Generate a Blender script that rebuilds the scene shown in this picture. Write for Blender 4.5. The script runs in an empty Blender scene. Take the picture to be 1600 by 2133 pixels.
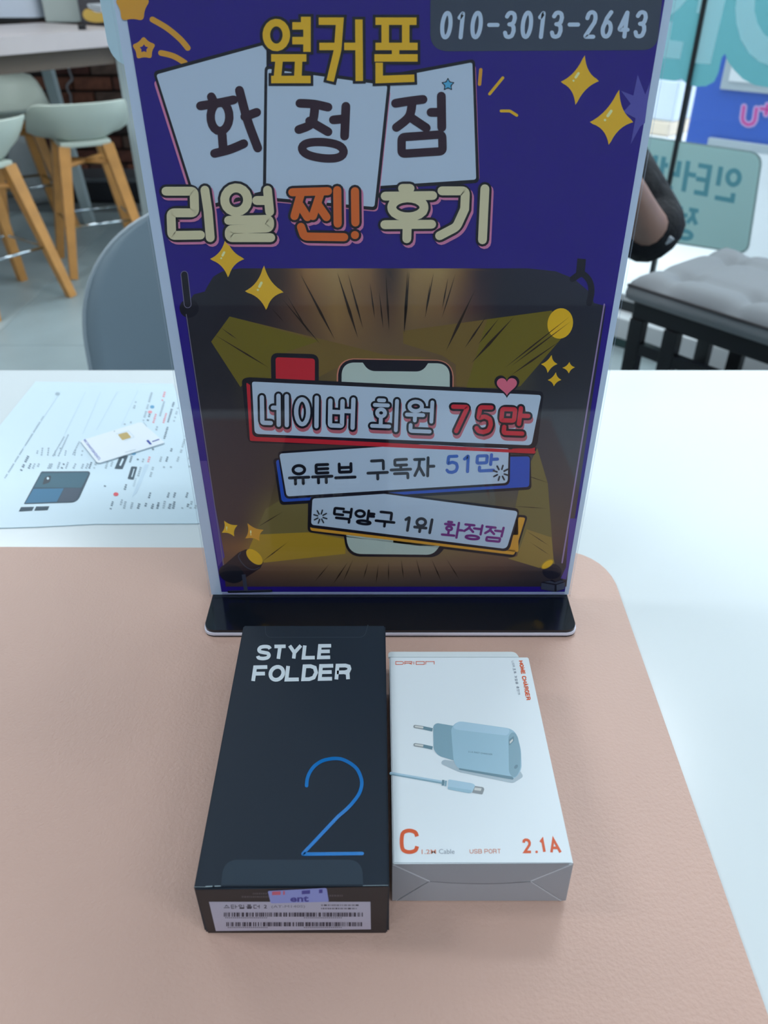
import bpy, bmesh, math, random
from mathutils import Vector, Matrix
from mathutils.geometry import tessellate_polygon
R = random.Random(7)
SC = bpy.context.scene
COL = SC.collection
T = 0.74                      # table height
CAM = Vector((0, 0, T + 0.36))
F = 1640.0                    # focal length in photo pixels
PITCH = math.radians(34.9)

# ------------------------------------------------------------------ camera
cd = bpy.data.cameras.new('camera'); cam = bpy.data.objects.new('camera', cd); COL.objects.link(cam)
cam.location = CAM
cam.rotation_euler = (math.pi / 2 - PITCH, 0, 0)
cd.sensor_fit = 'VERTICAL'; cd.sensor_height = 24.0; cd.sensor_width = 18.0; cd.lens = 24.0 * F / 2133.0
cd.clip_start = 0.02; cd.clip_end = 100
cd.dof.use_dof = True; cd.dof.focus_distance = 0.44; cd.dof.aperture_fstop = 8.0
SC.camera = cam

# ------------------------------------------------------------------ world, exposure
w = bpy.data.worlds.new('world'); SC.world = w; w.use_nodes = True
bg = w.node_tree.nodes['Background']
bg.inputs[0].default_value = (0.84, 0.93, 1.0, 1); bg.inputs[1].default_value = 3.3
SC.view_settings.view_transform = 'Standard'; SC.view_settings.look = 'None'
SC.view_settings.exposure = 0.0; SC.view_settings.gamma = 1.0; SC.view_settings.use_curve_mapping = False
SC.cycles.max_bounces = 8; SC.cycles.transparent_max_bounces = 12
SC.cycles.use_denoising = True
SC.cycles.sample_clamp_indirect = 4

# ------------------------------------------------------------------ ceiling lamps (positions also used for the fixtures)
LAMPS = [(-1.9, 0.55, 14), (0.35, -0.55, 9), (-1.9, 2.6, 27), (0.35, 1.75, 28), (-1.9, -1.4, 10), (1.9, -0.9, 14)]   # x, y, watts
LAMP_C = (.91, .965, 1.0)

# ------------------------------------------------------------------ helpers
def srgb(c):
    return tuple(((v / 255) / 12.92 if v / 255 <= 0.04045 else ((v / 255 + 0.055) / 1.055) ** 2.4) for v in c)
MATS = {}
def mat(name, col, rough=0.5, k=1.0, metal=0.0, coat=0.0, spec=0.5, bump=None, noise=None, trans=0.0):
    """col: sRGB 0-255 as photographed, k: exposure correction into albedo"""
    if name in MATS: return MATS[name]
    m = bpy.data.materials.new(name); m.use_nodes = True
    nt = m.node_tree; b = nt.nodes['Principled BSDF']
    c = [min(0.92, v * k) for v in srgb(col)]
    b.inputs['Base Color'].default_value = (*c, 1)
    b.inputs['Roughness'].default_value = rough; b.inputs['Metallic'].default_value = metal
    b.inputs['Coat Weight'].default_value = coat; b.inputs['Specular IOR Level'].default_value = spec
    tc = nt.nodes.new('ShaderNodeTexCoord')
    if noise:      # (scale, amount)
        n = nt.nodes.new('ShaderNodeTexNoise'); n.inputs['Scale'].default_value = noise[0]; n.inputs['Detail'].default_value = 4
        nt.links.new(tc.outputs['Object'], n.inputs['Vector'])
        r = nt.nodes.new('ShaderNodeMapRange'); r.inputs[3].default_value = 1 - noise[1]; r.inputs[4].default_value = 1 + noise[1]
        r.inputs[1].default_value = .3; r.inputs[2].default_value = .7
        nt.links.new(n.outputs['Fac'], r.inputs[0])
        mx = nt.nodes.new('ShaderNodeVectorMath'); mx.operation = 'SCALE'; mx.inputs[0].default_value = c
        nt.links.new(r.outputs[0], mx.inputs['Scale']); nt.links.new(mx.outputs[0], b.inputs['Base Color'])
    if bump:       # (scale, strength, distance)
        n = nt.nodes.new('ShaderNodeTexNoise'); n.inputs['Scale'].default_value = bump[0]; n.inputs['Detail'].default_value = 5
        nt.links.new(tc.outputs['Object'], n.inputs['Vector'])
        bp = nt.nodes.new('ShaderNodeBump'); bp.inputs['Strength'].default_value = bump[1]; bp.inputs['Distance'].default_value = bump[2]
        nt.links.new(n.outputs['Fac'], bp.inputs['Height']); nt.links.new(bp.outputs[0], b.inputs['Normal'])
    MATS[name] = m
    return m
def glass(name, tint=(1, 1, 1), f0=0.04, rough=0.02, gain=1.0):
    """clear sheet: straight transmission plus Schlick reflection"""
    m = bpy.data.materials.new(name); m.use_nodes = True; nt = m.node_tree; nt.nodes.clear()
    N = nt.nodes.new; L = nt.links.new
    out = N('ShaderNodeOutputMaterial'); mix = N('ShaderNodeMixShader'); tr = N('ShaderNodeBsdfTransparent'); gl = N('ShaderNodeBsdfGlossy')
    tr.inputs[0].default_value = (*tint, 1); gl.inputs['Roughness'].default_value = rough
    g = N('ShaderNodeNewGeometry'); d = N('ShaderNodeVectorMath'); d.operation = 'DOT_PRODUCT'
    L(g.outputs['Normal'], d.inputs[0]); L(g.outputs['Incoming'], d.inputs[1])
    ab = N('ShaderNodeMath'); ab.operation = 'ABSOLUTE'; L(d.outputs['Value'], ab.inputs[0])
    s = N('ShaderNodeMath'); s.operation = 'SUBTRACT'; s.inputs[0].default_value = 1; L(ab.outputs[0], s.inputs[1])
    p = N('ShaderNodeMath'); p.operation = 'POWER'; L(s.outputs[0], p.inputs[0]); p.inputs[1].default_value = 5
    a = N('ShaderNodeMath'); a.operation = 'MULTIPLY_ADD'; L(p.outputs[0], a.inputs[0]); a.inputs[1].default_value = 1 - f0; a.inputs[2].default_value = f0
    q = N('ShaderNodeMath'); q.operation = 'MULTIPLY'; q.use_clamp = True; L(a.outputs[0], q.inputs[0]); q.inputs[1].default_value = gain
    L(q.outputs[0], mix.inputs[0]); L(tr.outputs[0], mix.inputs[1]); L(gl.outputs[0], mix.inputs[2]); L(mix.outputs[0], out.inputs[0])
    MATS[name] = m; return m
def emit(name, col, s):
    m = bpy.data.materials.new(name); m.use_nodes = True; b = m.node_tree.nodes['Principled BSDF']
    b.inputs['Emission Color'].default_value = (*col, 1); b.inputs['Emission Strength'].default_value = s; b.inputs['Base Color'].default_value = (.8, .8, .8, 1)
    MATS[name] = m; return m

def thing(name, label, cat, loc=(0, 0, 0), group=None):
    o = bpy.data.objects.new(name, None); COL.objects.link(o); o.location = loc; o.empty_display_size = .02
    o['label'] = label; o['category'] = cat
    if group: o['group'] = group
    bpy.context.view_layer.update()
    return o
def attach(o, parent):
    if parent:
        o.parent = parent
        o.matrix_parent_inverse = world_of(parent).inverted()
def world_of(o):
    m = o.matrix_basis.copy()
    if o.parent: m = world_of(o.parent) @ o.matrix_parent_inverse @ m
    return m
def link(name, verts, faces, m, parent=None, smooth=False, label=None, mi=None):
    me = bpy.data.meshes.new(name); me.from_pydata([tuple(v) for v in verts], [], faces)
    for x in (m if isinstance(m, (list, tuple)) else [m]): me.materials.append(x)
    if mi:
        for p, i in zip(me.polygons, mi): p.material_index = i
    if smooth:
        for p in me.polygons: p.use_smooth = True
    me.update()
    o = bpy.data.objects.new(name, me); COL.objects.link(o); attach(o, parent)
    if label: o['label'] = label
    return o
def tag(o, label, cat, group=None):
    o['label'] = label; o['category'] = cat
    if group: o['group'] = group
    return o
def struct(o): o['kind'] = 'structure'; return o

class MB:
    def __init__(s): s.v = []; s.f = []; s.sm = []
    def add(s, vs, fs, sm=False):
        n = len(s.v); s.v += [Vector(v) for v in vs]; s.f += [tuple(n + i for i in f) for f in fs]; s.sm += [sm] * len(fs); return s
    def box(s, a, b, M=None, bev=0.0):
        """axis box from corner a to corner b, with small chamfer"""
        if bev <= 0:
            vs = [Vector((x, y, z)) for x in (a[0], b[0]) for y in (a[1], b[1]) for z in (a[2], b[2])]
            fs = [(0, 1, 3, 2), (4, 6, 7, 5), (0, 4, 5, 1), (2, 3, 7, 6), (0, 2, 6, 4), (1, 5, 7, 3)]
        else:
            bm = bmesh.new(); bmesh.ops.create_cube(bm, size=1)
            c = [(a[i] + b[i]) / 2 for i in range(3)]; d = [abs(b[i] - a[i]) for i in range(3)]
            for v in bm.verts: v.co = Vector([c[i] + v.co[i] * d[i] for i in range(3)])
            bmesh.ops.bevel(bm, geom=bm.edges[:], offset=min(bev, min(d) * .45), segments=2, affect='EDGES', profile=.5)
            bm.verts.index_update(); vs = [v.co.copy() for v in bm.verts]; fs = [[v.index for v in f.verts] for f in bm.faces]; bm.free()
        if M: vs = [M @ v for v in vs]
        return s.add(vs, fs)
    def prism(s, pts, z0, z1, M=None):
        """extrude a 2D outline (x,y) between z0 and z1"""
        n = len(pts); vs = [Vector((p[0], p[1], z0)) for p in pts] + [Vector((p[0], p[1], z1)) for p in pts]
        tri = tessellate_polygon([[Vector((p[0], p[1], 0)) for p in pts]])
        fs = [tuple(i + n for i in t) for t in tri] + [tuple(reversed(t)) for t in tri] + [(i, (i + 1) % n, (i + 1) % n + n, i + n) for i in range(n)]
        if M: vs = [M @ v for v in vs]
        return s.add(vs, fs)
    def tube(s, pts, r, n=10, cap=True, sq=False):
        pts = [Vector(p) for p in pts]; rs = r if isinstance(r, (list, tuple)) else [r] * len(pts)
        vs = []; up0 = None
        for i, p in enumerate(pts):
            d = (pts[min(i + 1, len(pts) - 1)] - pts[max(i - 1, 0)]).normalized()
            if up0 is None: up0 = Vector((0, 0, 1)) if abs(d.z) < .9 else Vector((1, 0, 0))
            a = d.cross(up0).normalized(); b = a.cross(d).normalized()
            for k in range(n):
                t = 2 * math.pi * k / n + (math.pi / 4 if sq else 0)
                vs.append(p + (a * math.cos(t) + b * math.sin(t)) * rs[i])
        fs = [(i * n + k, i * n + (k + 1) % n, (i + 1) * n + (k + 1) % n, (i + 1) * n + k) for i in range(len(pts) - 1) for k in range(n)]
        if cap: fs += [tuple(range(n - 1, -1, -1)), tuple((len(pts) - 1) * n + k for k in range(n))]
        return s.add(vs, fs, not sq)
    def lathe(s, prof, c, n=24):
        vs = [Vector((c[0] + r * math.cos(2 * math.pi * k / n), c[1] + r * math.sin(2 * math.pi * k / n), c[2] + z)) for r, z in prof for k in range(n)]
        fs = [(i * n + k, i * n + (k + 1) % n, (i + 1) * n + (k + 1) % n, (i + 1) * n + k) for i in range(len(prof) - 1) for k in range(n)]
        return s.add(vs, fs, True)
    def out(s, name, m, parent=None, label=None):
        o = link(name, s.v, s.f, m, parent, label=label)
        for p, q in zip(o.data.polygons, s.sm): p.use_smooth = q
        bm = bmesh.new(); bm.from_mesh(o.data); bmesh.ops.recalc_face_normals(bm, faces=bm.faces); bm.to_mesh(o.data); bm.free()
        return o

# pixel of the photo -> ray -> point on a real plane
def ray(u, v):
    x = (u - 800) / F; y = -(v - 1066.5) / F
    c, s = math.cos(PITCH), math.sin(PITCH)
    return Vector((x, c + y * s, -s + y * c))
def PZ(u, v, z):
    d = ray(u, v); return CAM + d * ((z - CAM.z) / d.z)
def PY(u, v, y):
    d = ray(u, v); return CAM + d * (y / d.y)
def PN(u, v, p0, n):
    d = ray(u, v); return CAM + d * ((p0 - CAM).dot(n) / d.dot(n))

def roundpoly(pts, r, n=6):
    out = []; m = len(pts); rr = r if isinstance(r, (list, tuple)) else [r] * m
    for i in range(m):
        p = Vector(pts[i]); a = Vector(pts[i - 1]) - p; b = Vector(pts[(i + 1) % m]) - p
        q = min(rr[i], a.length * .5, b.length * .5)
        if q <= 0: out.append(tuple(p)); continue
        A = p + a.normalized() * q; B = p + b.normalized() * q
        for k in range(n + 1):
            t = k / n; out.append(tuple(A * (1 - t) ** 2 + p * 2 * t * (1 - t) * .85 + (A + B) * .5 * 2 * t * (1 - t) * .15 + B * t * t))
    return out
def catmull(pts, n=6, closed=False):
    P = [Vector(p) for p in pts]; out = []; m = len(P)
    for i in range(m if closed else m - 1):
        g = (lambda j: P[j % m]) if closed else (lambda j: P[max(0, min(m - 1, j))])
        a, b, c, d = g(i - 1), g(i), g(i + 1), g(i + 2)
        for k in range(n):
            t = k / n; out.append(tuple(.5 * ((2 * b) + (c - a) * t + (2 * a - 5 * b + 4 * c - d) * t * t + (3 * b - a - 3 * c + d) * t ** 3)))
    if not closed: out.append(tuple(P[-1]))
    return out
def bil(q, x, y):   # q: TL TR BR BL
    a = Vector(q[0]) * (1 - x) + Vector(q[1]) * x; b = Vector(q[3]) * (1 - x) + Vector(q[2]) * x
    return a * (1 - y) + b * y

class Art:
    """flat print on a real surface; shapes are given in photo pixels and mapped onto that surface"""
    def __init__(s, mapper, step=0.00006): s.map = mapper; s.step = step; s.reset()
    def reset(s): s.v = []; s.f = []; s.mi = []; s.ms = []
    def _m(s, m):
        if m not in s.ms: s.ms.append(m)
        return s.ms.index(m)
    def raw(s, pts, faces, m, L):
        n = len(s.v); s.v += [s.map(p[0], p[1], L * s.step) for p in pts]; s.f += [tuple(n + i for i in f) for f in faces]; s.mi += [s._m(m)] * len(faces)
    def poly(s, pts, m, L):
        tri = tessellate_polygon([[Vector((p[0], p[1], 0)) for p in pts]]); s.raw(pts, tri, m, L)
    def stroke(s, pts, w, m, L, cap=True, n=6):
        """one mitred ribbon (rounded corners and ends when cap), nudged so strokes of one letter never share a plane"""
        P = [Vector((p[0], p[1])) for p in pts]; q = [P[0]]
        for p in P[1:]:
            if (p - q[-1]).length > .02 * w: q.append(p)
        P = q; s.k = (getattr(s, 'k', 0) + 1) % 24; L = L + s.k * .012
        if len(P) < 2 or sum((b - a).length for a, b in zip(P, P[1:])) < .45 * w: return s.disc(P[0], w / 2, m, L, 14)
        closed = len(P) > 3 and (P[0] - P[-1]).length < .3 * w
        if closed: P = P[:-1]
        if cap:
            Q = []; N = len(P)
            for i in range(N):
                if not closed and i in (0, N - 1): Q.append(P[i]); continue
                a, p, b = P[i - 1], P[i], P[(i + 1) % N]; u = (a - p); v = (b - p); lu, lv = u.length, v.length
                ang = (-u).angle(v)
                if ang < .5: Q.append(p); continue
                r = min(w * .42, lu * .45, lv * .45); A, B = p + u.normalized() * r, p + v.normalized() * r
                for k in range(6): t = k / 5; Q.append(A * (1 - t) ** 2 + p * 2 * t * (1 - t) + B * t * t)
            P = Q
        N = len(P); V = []
        for i in range(N):
            d0 = (P[i] - P[i - 1]).normalized() if (closed or i > 0) else None
            d1 = (P[(i + 1) % N] - P[i]).normalized() if (closed or i < N - 1) else None
            d0 = d0 or d1; d1 = d1 or d0
            n0 = Vector((-d0.y, d0.x)); n1 = Vector((-d1.y, d1.x)); mm = n0 + n1
            mm = n0 if mm.length < 1e-4 else mm.normalized(); c = max(.35, mm.dot(n0)); h = w / 2 / c
            V += [P[i] + mm * h, P[i] - mm * h]
        F_ = [(2 * i, 2 * ((i + 1) % N), 2 * ((i + 1) % N) + 1, 2 * i + 1) for i in range(N if closed else N - 1)]
        if cap and not closed:
            for e, d in ((0, (P[0] - P[1]).normalized()), (N - 1, (P[-1] - P[-2]).normalized())):
                nn = Vector((-d.y, d.x)); b0 = len(V)
                V += [P[e] + (nn * math.cos(math.pi * k / n) + d * math.sin(math.pi * k / n)) * w / 2 for k in range(n + 1)]
                F_.append(tuple(range(b0, b0 + n + 1)))
        s.raw(V, F_, m, L)
    def disc(s, c, r, m, L, n=20, ry=None, rot=0):
        ry = ry or r; ca, sa = math.cos(rot), math.sin(rot); P = []
        for k in range(n):
            x = r * math.cos(2 * math.pi * k / n); y = ry * math.sin(2 * math.pi * k / n); P.append((c[0] + x * ca - y * sa, c[1] + x * sa + y * ca))
        s.raw(P, [tuple(range(n))], m, L)
    def text(s, body, q, m, L, bold=0.0, shear=0.0):
        cu = bpy.data.curves.new('tmp', 'FONT'); cu.body = body; cu.size = 1; cu.offset = bold; cu.shear = shear; cu.resolution_u = 3
        o = bpy.data.objects.new('tmp', cu); COL.objects.link(o)
        dg = bpy.context.evaluated_depsgraph_get(); me = o.evaluated_get(dg).to_mesh()
        vs = [v.co.copy() for v in me.vertices]; fs = [tuple(p.vertices) for p in me.polygons]
        o.evaluated_get(dg).to_mesh_clear(); bpy.data.objects.remove(o); bpy.data.curves.remove(cu)
        if not vs: return
        x0 = min(v.x for v in vs); x1 = max(v.x for v in vs); y0 = min(v.y for v in vs); y1 = max(v.y for v in vs)
        s.raw([bil(q, (v.x - x0) / (x1 - x0), (y1 - v.y) / (y1 - y0)) for v in vs], fs, m, L)
    def out(s, name, parent, label=None):
        if not s.v: return None
        o = link(name, s.v, s.f, s.ms, parent, mi=s.mi, label=label); s.reset(); return o

# ------------------------------------------------------------------ hangul and digits as strokes
def ell(cx, cy, rx, ry, n=18, p=1.0):
    return [(cx + rx * math.cos(2 * math.pi * k / n + .1), cy + ry * math.sin(2 * math.pi * k / n + .1)) for k in range(n + 1)]
J = {
 'ㄱ': [[(0, 0), (1, 0), (.97, .35), (.78, .68), (.25, 1)]], 'ㄱb': [[(0, 0), (1, 0), (1, 1)]],
 'ㄴ': [[(0, 0), (0, 1), (1, 1)]], 'ㄷ': [[(1, 0), (0, 0), (0, 1), (1, 1)]],
 'ㄹ': [[(0, 0), (1, 0), (1, .5), (0, .5), (0, 1), (1, 1)]], 'ㅁ': [[(0, 0), (1, 0), (1, 1), (0, 1), (0, 0)]],
 'ㅂ': [[(0, 0), (0, 1), (1, 1), (1, 0)], [(0, .45), (1, .45)]],
 'ㅅ': [[(.5, 0), (.42, .45), (0, 1)], [(.47, .4), (1, 1)]],
 'ㅇ': [ell(.5, .5, .5, .5)], 'ㅈ': [[(0, 0), (1, 0)], [(.55, 0), (.45, .5), (0, 1)], [(.48, .45), (1, 1)]],
 'ㅉ': [[(0, 0), (1, 0)], [(.27, 0), (.22, .55), (0, 1)], [(.25, .45), (.48, 1)], [(.76, 0), (.72, .55), (.52, 1)], [(.75, .45), (1, 1)]],
 'ㅋ': [[(0, 0), (1, 0), (.97, .35), (.8, .68), (.45, 1)], [(0, .45), (.93, .45)]],
 'ㅌ': [[(1, 0), (0, 0), (0, 1), (1, 1)], [(0, .5), (1, .5)]],
 'ㅍ': [[(0, 0), (1, 0)], [(0, 1), (1, 1)], [(.28, 0), (.28, 1)], [(.72, 0), (.72, 1)]],
 'ㅎ': [[(.3, 0), (.7, 0)], [(0, .3), (1, .3)], ell(.5, .78, .3, .22)],
 'ㅏ': [[(.25, 0), (.25, 1)], [(.25, .48), (1, .48)]], 'ㅑ': [[(.25, 0), (.25, 1)], [(.25, .33), (1, .33)], [(.25, .62), (1, .62)]],
 'ㅓ': [[(.9, 0), (.9, 1)], [(0, .42), (.9, .42)]], 'ㅕ': [[(.9, 0), (.9, 1)], [(0, .3), (.9, .3)], [(0, .62), (.9, .62)]],
 'ㅣ': [[(.6, 0), (.6, 1)]], 'ㅔ': [[(.35, 0), (.35, 1)], [(1, 0), (1, 1)], [(-.1, .42), (.35, .42)]],
 'ㅗ': [[(0, 1), (1, 1)], [(.5, 0), (.5, 1)]], 'ㅛ': [[(0, 1), (1, 1)], [(.3, 0), (.3, 1)], [(.7, 0), (.7, 1)]],
 'ㅜ': [[(0, 0), (1, 0)], [(.5, 0), (.5, 1)]], 'ㅠ': [[(0, 0), (1, 0)], [(.3, 0), (.3, 1)], [(.7, 0), (.7, 1)]], 'ㅡ': [[(0, .5), (1, .5)]],
 '0': [ell(.5, .5, .48, .5, 22)], '1': [[(.1, .2), (.55, 0), (.55, 1)]],
 '2': [[(.02, .24), (.12, .07), (.35, 0), (.65, 0), (.9, .08), (1, .25), (.92, .42), (0, 1), (1, 1)]],
 '3': [[(.02, .16), (.2, .03), (.5, 0), (.85, .05), (.98, .22), (.88, .42), (.6, .48), (.4, .48)], [(.6, .48), (.92, .56), (1, .75), (.85, .95), (.5, 1), (.15, .97), (0, .82)]],
 '4': [[(.72, 1), (.72, .02)], [(.70, .02), (.0, .72), (1, .72)]],
 '5': [[(.92, 0), (.15, 0), (.08, .45), (.5, .36), (.9, .46), (1, .7), (.86, .93), (.5, 1), (.15, .97), (0, .85)]],
 '6': [[(.78, 0), (.35, .25), (.08, .6)], ell(.5, .7, .47, .3)], '7': [[(0, 0), (1, 0), (.3, 1)]], '-': [[(0, .5), (1, .5)]],
 '!': [[(.5, 0), (.5, .62)], [(.5, .98), (.5, .99)]], '.': [[(.5, 1), (.5, .99)]],
 'U': [[(0, 0), (0, .65), (.12, .88), (.5, 1), (.88, .88), (1, .65), (1, 0)]], '+': [[(.5, .1), (.5, .8)], [(0, .45), (1, .45)]],
}
J.update({
 'S': [[(1, .2), (.85, .05), (.5, 0), (.15, .06), (.02, .25), (.15, .42), (.5, .5), (.86, .58), (.98, .77), (.85, .94), (.5, 1), (.12, .94), (0, .78)]],
 'T': [[(0, 0), (1, 0)], [(.5, 0), (.5, 1.05)]], 'Y': [[(0, -.05), (.5, .55), (1, -.05)], [(.5, .5), (.5, 1.05)]], 'L': [[(0, -.05), (0, 1), (1, 1)]],
 'E': [[(1, 0), (0, 0), (0, 1), (1, 1)], [(0, .48), (.92, .48)]], 'F': [[(1, 0), (0, 0), (0, 1.06)], [(0, .5), (.88, .5)]],
 'O': [ell(.5, .5, .52, .5, 24)], 'D': [[(0, 0), (.5, 0), (.85, .12), (1, .5), (.85, .88), (.5, 1), (0, 1), (0, 0)]],
 'R': [[(0, 1.06), (0, 0), (.65, 0), (.93, .08), (1, .26), (.93, .44), (.65, .52), (0, .52)], [(.6, .52), (.88, .6), (.95, 1.06)]],
 'H': [[(0, -.05), (0, 1.05)], [(1, -.05), (1, 1.05)], [(0, .5), (1, .5)]], 'M': [[(0, 1.05), (0, 0), (.5, .8), (1, 0), (1, 1.05)]],
 'C': [[(1, .27), (.88, .08), (.5, 0), (.12, .08), (0, .3), (0, .7), (.12, .92), (.5, 1), (.88, .92), (1, .73)]],
 'A': [[(0, 1.05), (.5, -.02), (1, 1.05)], [(.2, .68), (.8, .68)]], 'G': [[(1, .25), (.85, .06), (.5, 0), (.12, .1), (0, .5), (.12, .9), (.5, 1), (.95, .9), (1, .55), (.55, .55)]],
 'P': [[(0, 1.05), (0, 0), (.7, 0), (1, .12), (1, .42), (.7, .54), (0, .54)]], 'B': [[(0, 0), (.7, 0), (.95, .1), (.95, .38), (.7, .48), (0, .48)], [(.7, .48), (1, .6), (1, .88), (.7, 1), (0, 1), (0, 0)]],
})
for c_ in 'SCG': J[c_] = [catmull(st_, 4) for st_ in J[c_]]
LEAD = 'ㄱㄲㄴㄷㄸㄹㅁㅂㅃㅅㅆㅇㅈㅉㅊㅋㅌㅍㅎ'
VOW = 'ㅏㅐㅑㅒㅓㅔㅕㅖㅗㅘㅙㅚㅛㅜㅝㅞㅟㅠㅡㅢㅣ'
TAIL = [''] + list('ㄱㄲㄳㄴㄵㄶㄷㄹㄺㄻㄼㄽㄾㄿㅀㅁㅂㅄㅅㅆㅇㅈㅊㅋㅌㅍㅎ')
def put(j, box): return [[(box[0] + x * (box[2] - box[0]), box[1] + y * (box[3] - box[1])) for x, y in st] for st in J[j]]
def glyph(ch):
    c = ord(ch) - 0xAC00
    if not (0 <= c < 11172): return put(ch, (.0, 0, 1, 1) if ch.isalpha() else (.12, 0, .88, 1))
    l, v, t = LEAD[c // 588], VOW[(c % 588) // 28], TAIL[c % 28]
    S = []
    if v in 'ㅏㅑㅓㅕㅣㅔ':
        cl = (.02, .05, .5, .5) if t else (.02, .08, .5, .95)
        vb = (.58, 0, 1, .62) if t else (.58, 0, 1, 1)
        if v in 'ㅓㅕ': vb = (.52, vb[1], .97, vb[3])
        if v == 'ㅔ': vb = (.5, vb[1], 1, vb[3]); cl = (cl[0], cl[1], .36, cl[3])
        if v in 'ㅏㅑ': vb = (.6, vb[1], 1.02, vb[3])
        S += put(l, cl) + put(v, vb)
        if t: S += put('ㄱb' if t == 'ㄱ' else t, (.16, .76, .88, 1))
    elif v in 'ㅗㅛㅜㅠㅡ':
        lb = 'ㄱb' if l == 'ㄱ' else l
        S += put(lb, (.2, 0, .8, .3) if t else (.2, 0, .8, .46))
        S += put(v, (0, .44, 1, .6) if t and v in 'ㅜㅠ' else ((0, .36, 1, .54) if t else ((0, .66, 1, 1) if v in 'ㅜㅠ' else (0, .58, 1, .95))))
        if t: S += put('ㄱb' if t == 'ㄱ' else t, (.17, .75, .85, 1))
    else:
        hv, vv = {'ㅘ': 'ㅗㅏ', 'ㅝ': 'ㅜㅓ', 'ㅟ': 'ㅜㅣ', 'ㅚ': 'ㅗㅣ'}[v]
        S += put(l, (.08, 0, .56, .32) if t else (.08, 0, .58, .55))
        if hv == 'ㅗ': S += put(hv, (0, .62, .66, .88))
        else: S += put(hv, (0, .45, .62, .64) if t else (0, .68, .66, 1))
        S += put(vv, (.62 if vv == 'ㅓ' else .72, 0, .98 if vv == 'ㅓ' else 1.05, .66 if t else 1))
        if t: S += put('ㄱb' if t == 'ㄱ' else t, (.16, .8, .9, 1))
    return S
def word(body, q, adv=None, pad=.1):
    """strokes of a line of characters laid in quad q"""
    adv = adv or {}
    ws = [adv.get(c, .45 if c == ' ' else (.62 if c in '0123456789-' else (.35 if c in '!.' else 1.0))) for c in body]
    tot = sum(ws); x = 0; S = []
    for c, wd in zip(body, ws):
        if c != ' ':
            for st in glyph(c):
                S.append([tuple(bil(q, (x + wd * (pad + (1 - 2 * pad) * px)) / tot, py)) for px, py in st])
        x += wd
    return S
def letters(art, S, w, m, L, outline=None, ow=4, shadow=None, so=(0, 0), sw=None, cap=True):
    for st in S:
        if shadow: art.stroke([(p[0] + so[0], p[1] + so[1]) for p in st], sw or (w + 2 * ow), shadow, L, cap)
    for st in S:
        if outline: art.stroke(st, w + 2 * ow, outline, L + 1, cap)
    for st in S: art.stroke(st, w, m, L + 2, cap)

# crops of the photo I measured in -> photo pixels
def crop(ox, oy, s): return lambda *p: [(ox + p[i] / s, oy + p[i + 1] / s) for i in range(0, len(p), 2)]
c1 = crop(240, 0, 2.2222); c2 = crop(860, 0, 2.963); c3 = crop(340, 500, 2.857); c4 = crop(840, 500, 3.2); c5 = crop(400, 760, 1.905)
cA = crop(0, 0, 2.735); cB = crop(1260, 0, 2.735); cD = crop(0, 760, 3.478)
d1 = crop(380, 1280, 3.478); d2 = crop(380, 1680, 3.478); d3 = crop(780, 1340, 3.636); d4 = crop(780, 1680, 3.636)
e3 = crop(540, 900, 2.7586); e4 = crop(440, 1060, 6.154); e5 = crop(1060, 1080, 8.889); e7 = crop(1370, 0, 6.8826); e8 = crop(500, 780, 2.4242); f1 = crop(160, 860, 8.421)

# ================================================================== SETTING
YB = 4.9
wallpaint = mat('wall_paint', (196, 206, 212), .8, .8, bump=(60, .1, .002))
ceilm = mat('ceiling_paint', (225, 228, 230), .9, .9)
floor_poly = [(-3.8, -2.2), (3.2, -2.2), (3.2, .35), (-.6, 4.15), (-.6, YB), (-3.8, YB)]
b = MB(); b.prism(floor_poly, -.06, -.006)
floor = struct(b.out('floor', mat('floor_grout', (120, 126, 128), .8, .8)))
tm = [mat('floor_tile_%s' % n, c, .42, 1.0, noise=(3.5, .10), bump=(25, .12, .002)) for n, c in (('pale', (141, 156, 160)), ('mid', (134, 150, 155)), ('cool', (146, 159, 162)))]
tv, tf = [], []
bmt = bmesh.new(); bmesh.ops.create_cube(bmt, size=1)
for v in bmt.verts: v.co = Vector((v.co.x * .597, v.co.y * .597, v.co.z * .006 - .003))
bmesh.ops.bevel(bmt, geom=[e for e in bmt.edges if all(v.co.z > -.001 for v in e.verts)], offset=.0015, segments=1, affect='EDGES')
tile_me = []
for m in tm:
    me = bpy.data.meshes.new('tile'); bmt.to_mesh(me); me.materials.append(m); tile_me.append(me)
bmt.free()
for ix in range(-4, 5):
    for iy in range(0, 8):
        cx = -1.4 + .3 + ix * .6; cy = .5 + iy * .6
        if cx + cy > 3.0 and cy > 3.9 or cx + cy > 3.12 or cy > YB - .3 or cx > 2.9: continue
        o = bpy.data.objects.new('tile', tile_me[(ix * 7 + iy * 3) % 3]); COL.objects.link(o); o.location = (cx, cy, 0); attach(o, floor)
b = MB(); b.prism(floor_poly, 2.7, 2.78); struct(b.out('ceiling', ceilm))
brickwall = struct(MB().box((-3.8, YB, -.06), (-.5, YB + .12, 2.7)).out('wall_back', wallpaint))
MB_ = MB().box((-3.92, -2.2, -.06), (-3.8, YB, 2.7)).out('wall_left', wallpaint); struct(MB_)
struct(MB().box((-3.8, -2.32, -.06), (3.2, -2.2, 2.7)).out('wall_front', wallpaint))
struct(MB().box((3.2, -2.2, -.06), (3.32, .35, 2.7)).out('wall_right', wallpaint))
struct(MB().box((-.6, 4.15, -.06), (-.5, YB, 2.7)).out('wall_return', wallpaint))
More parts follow.
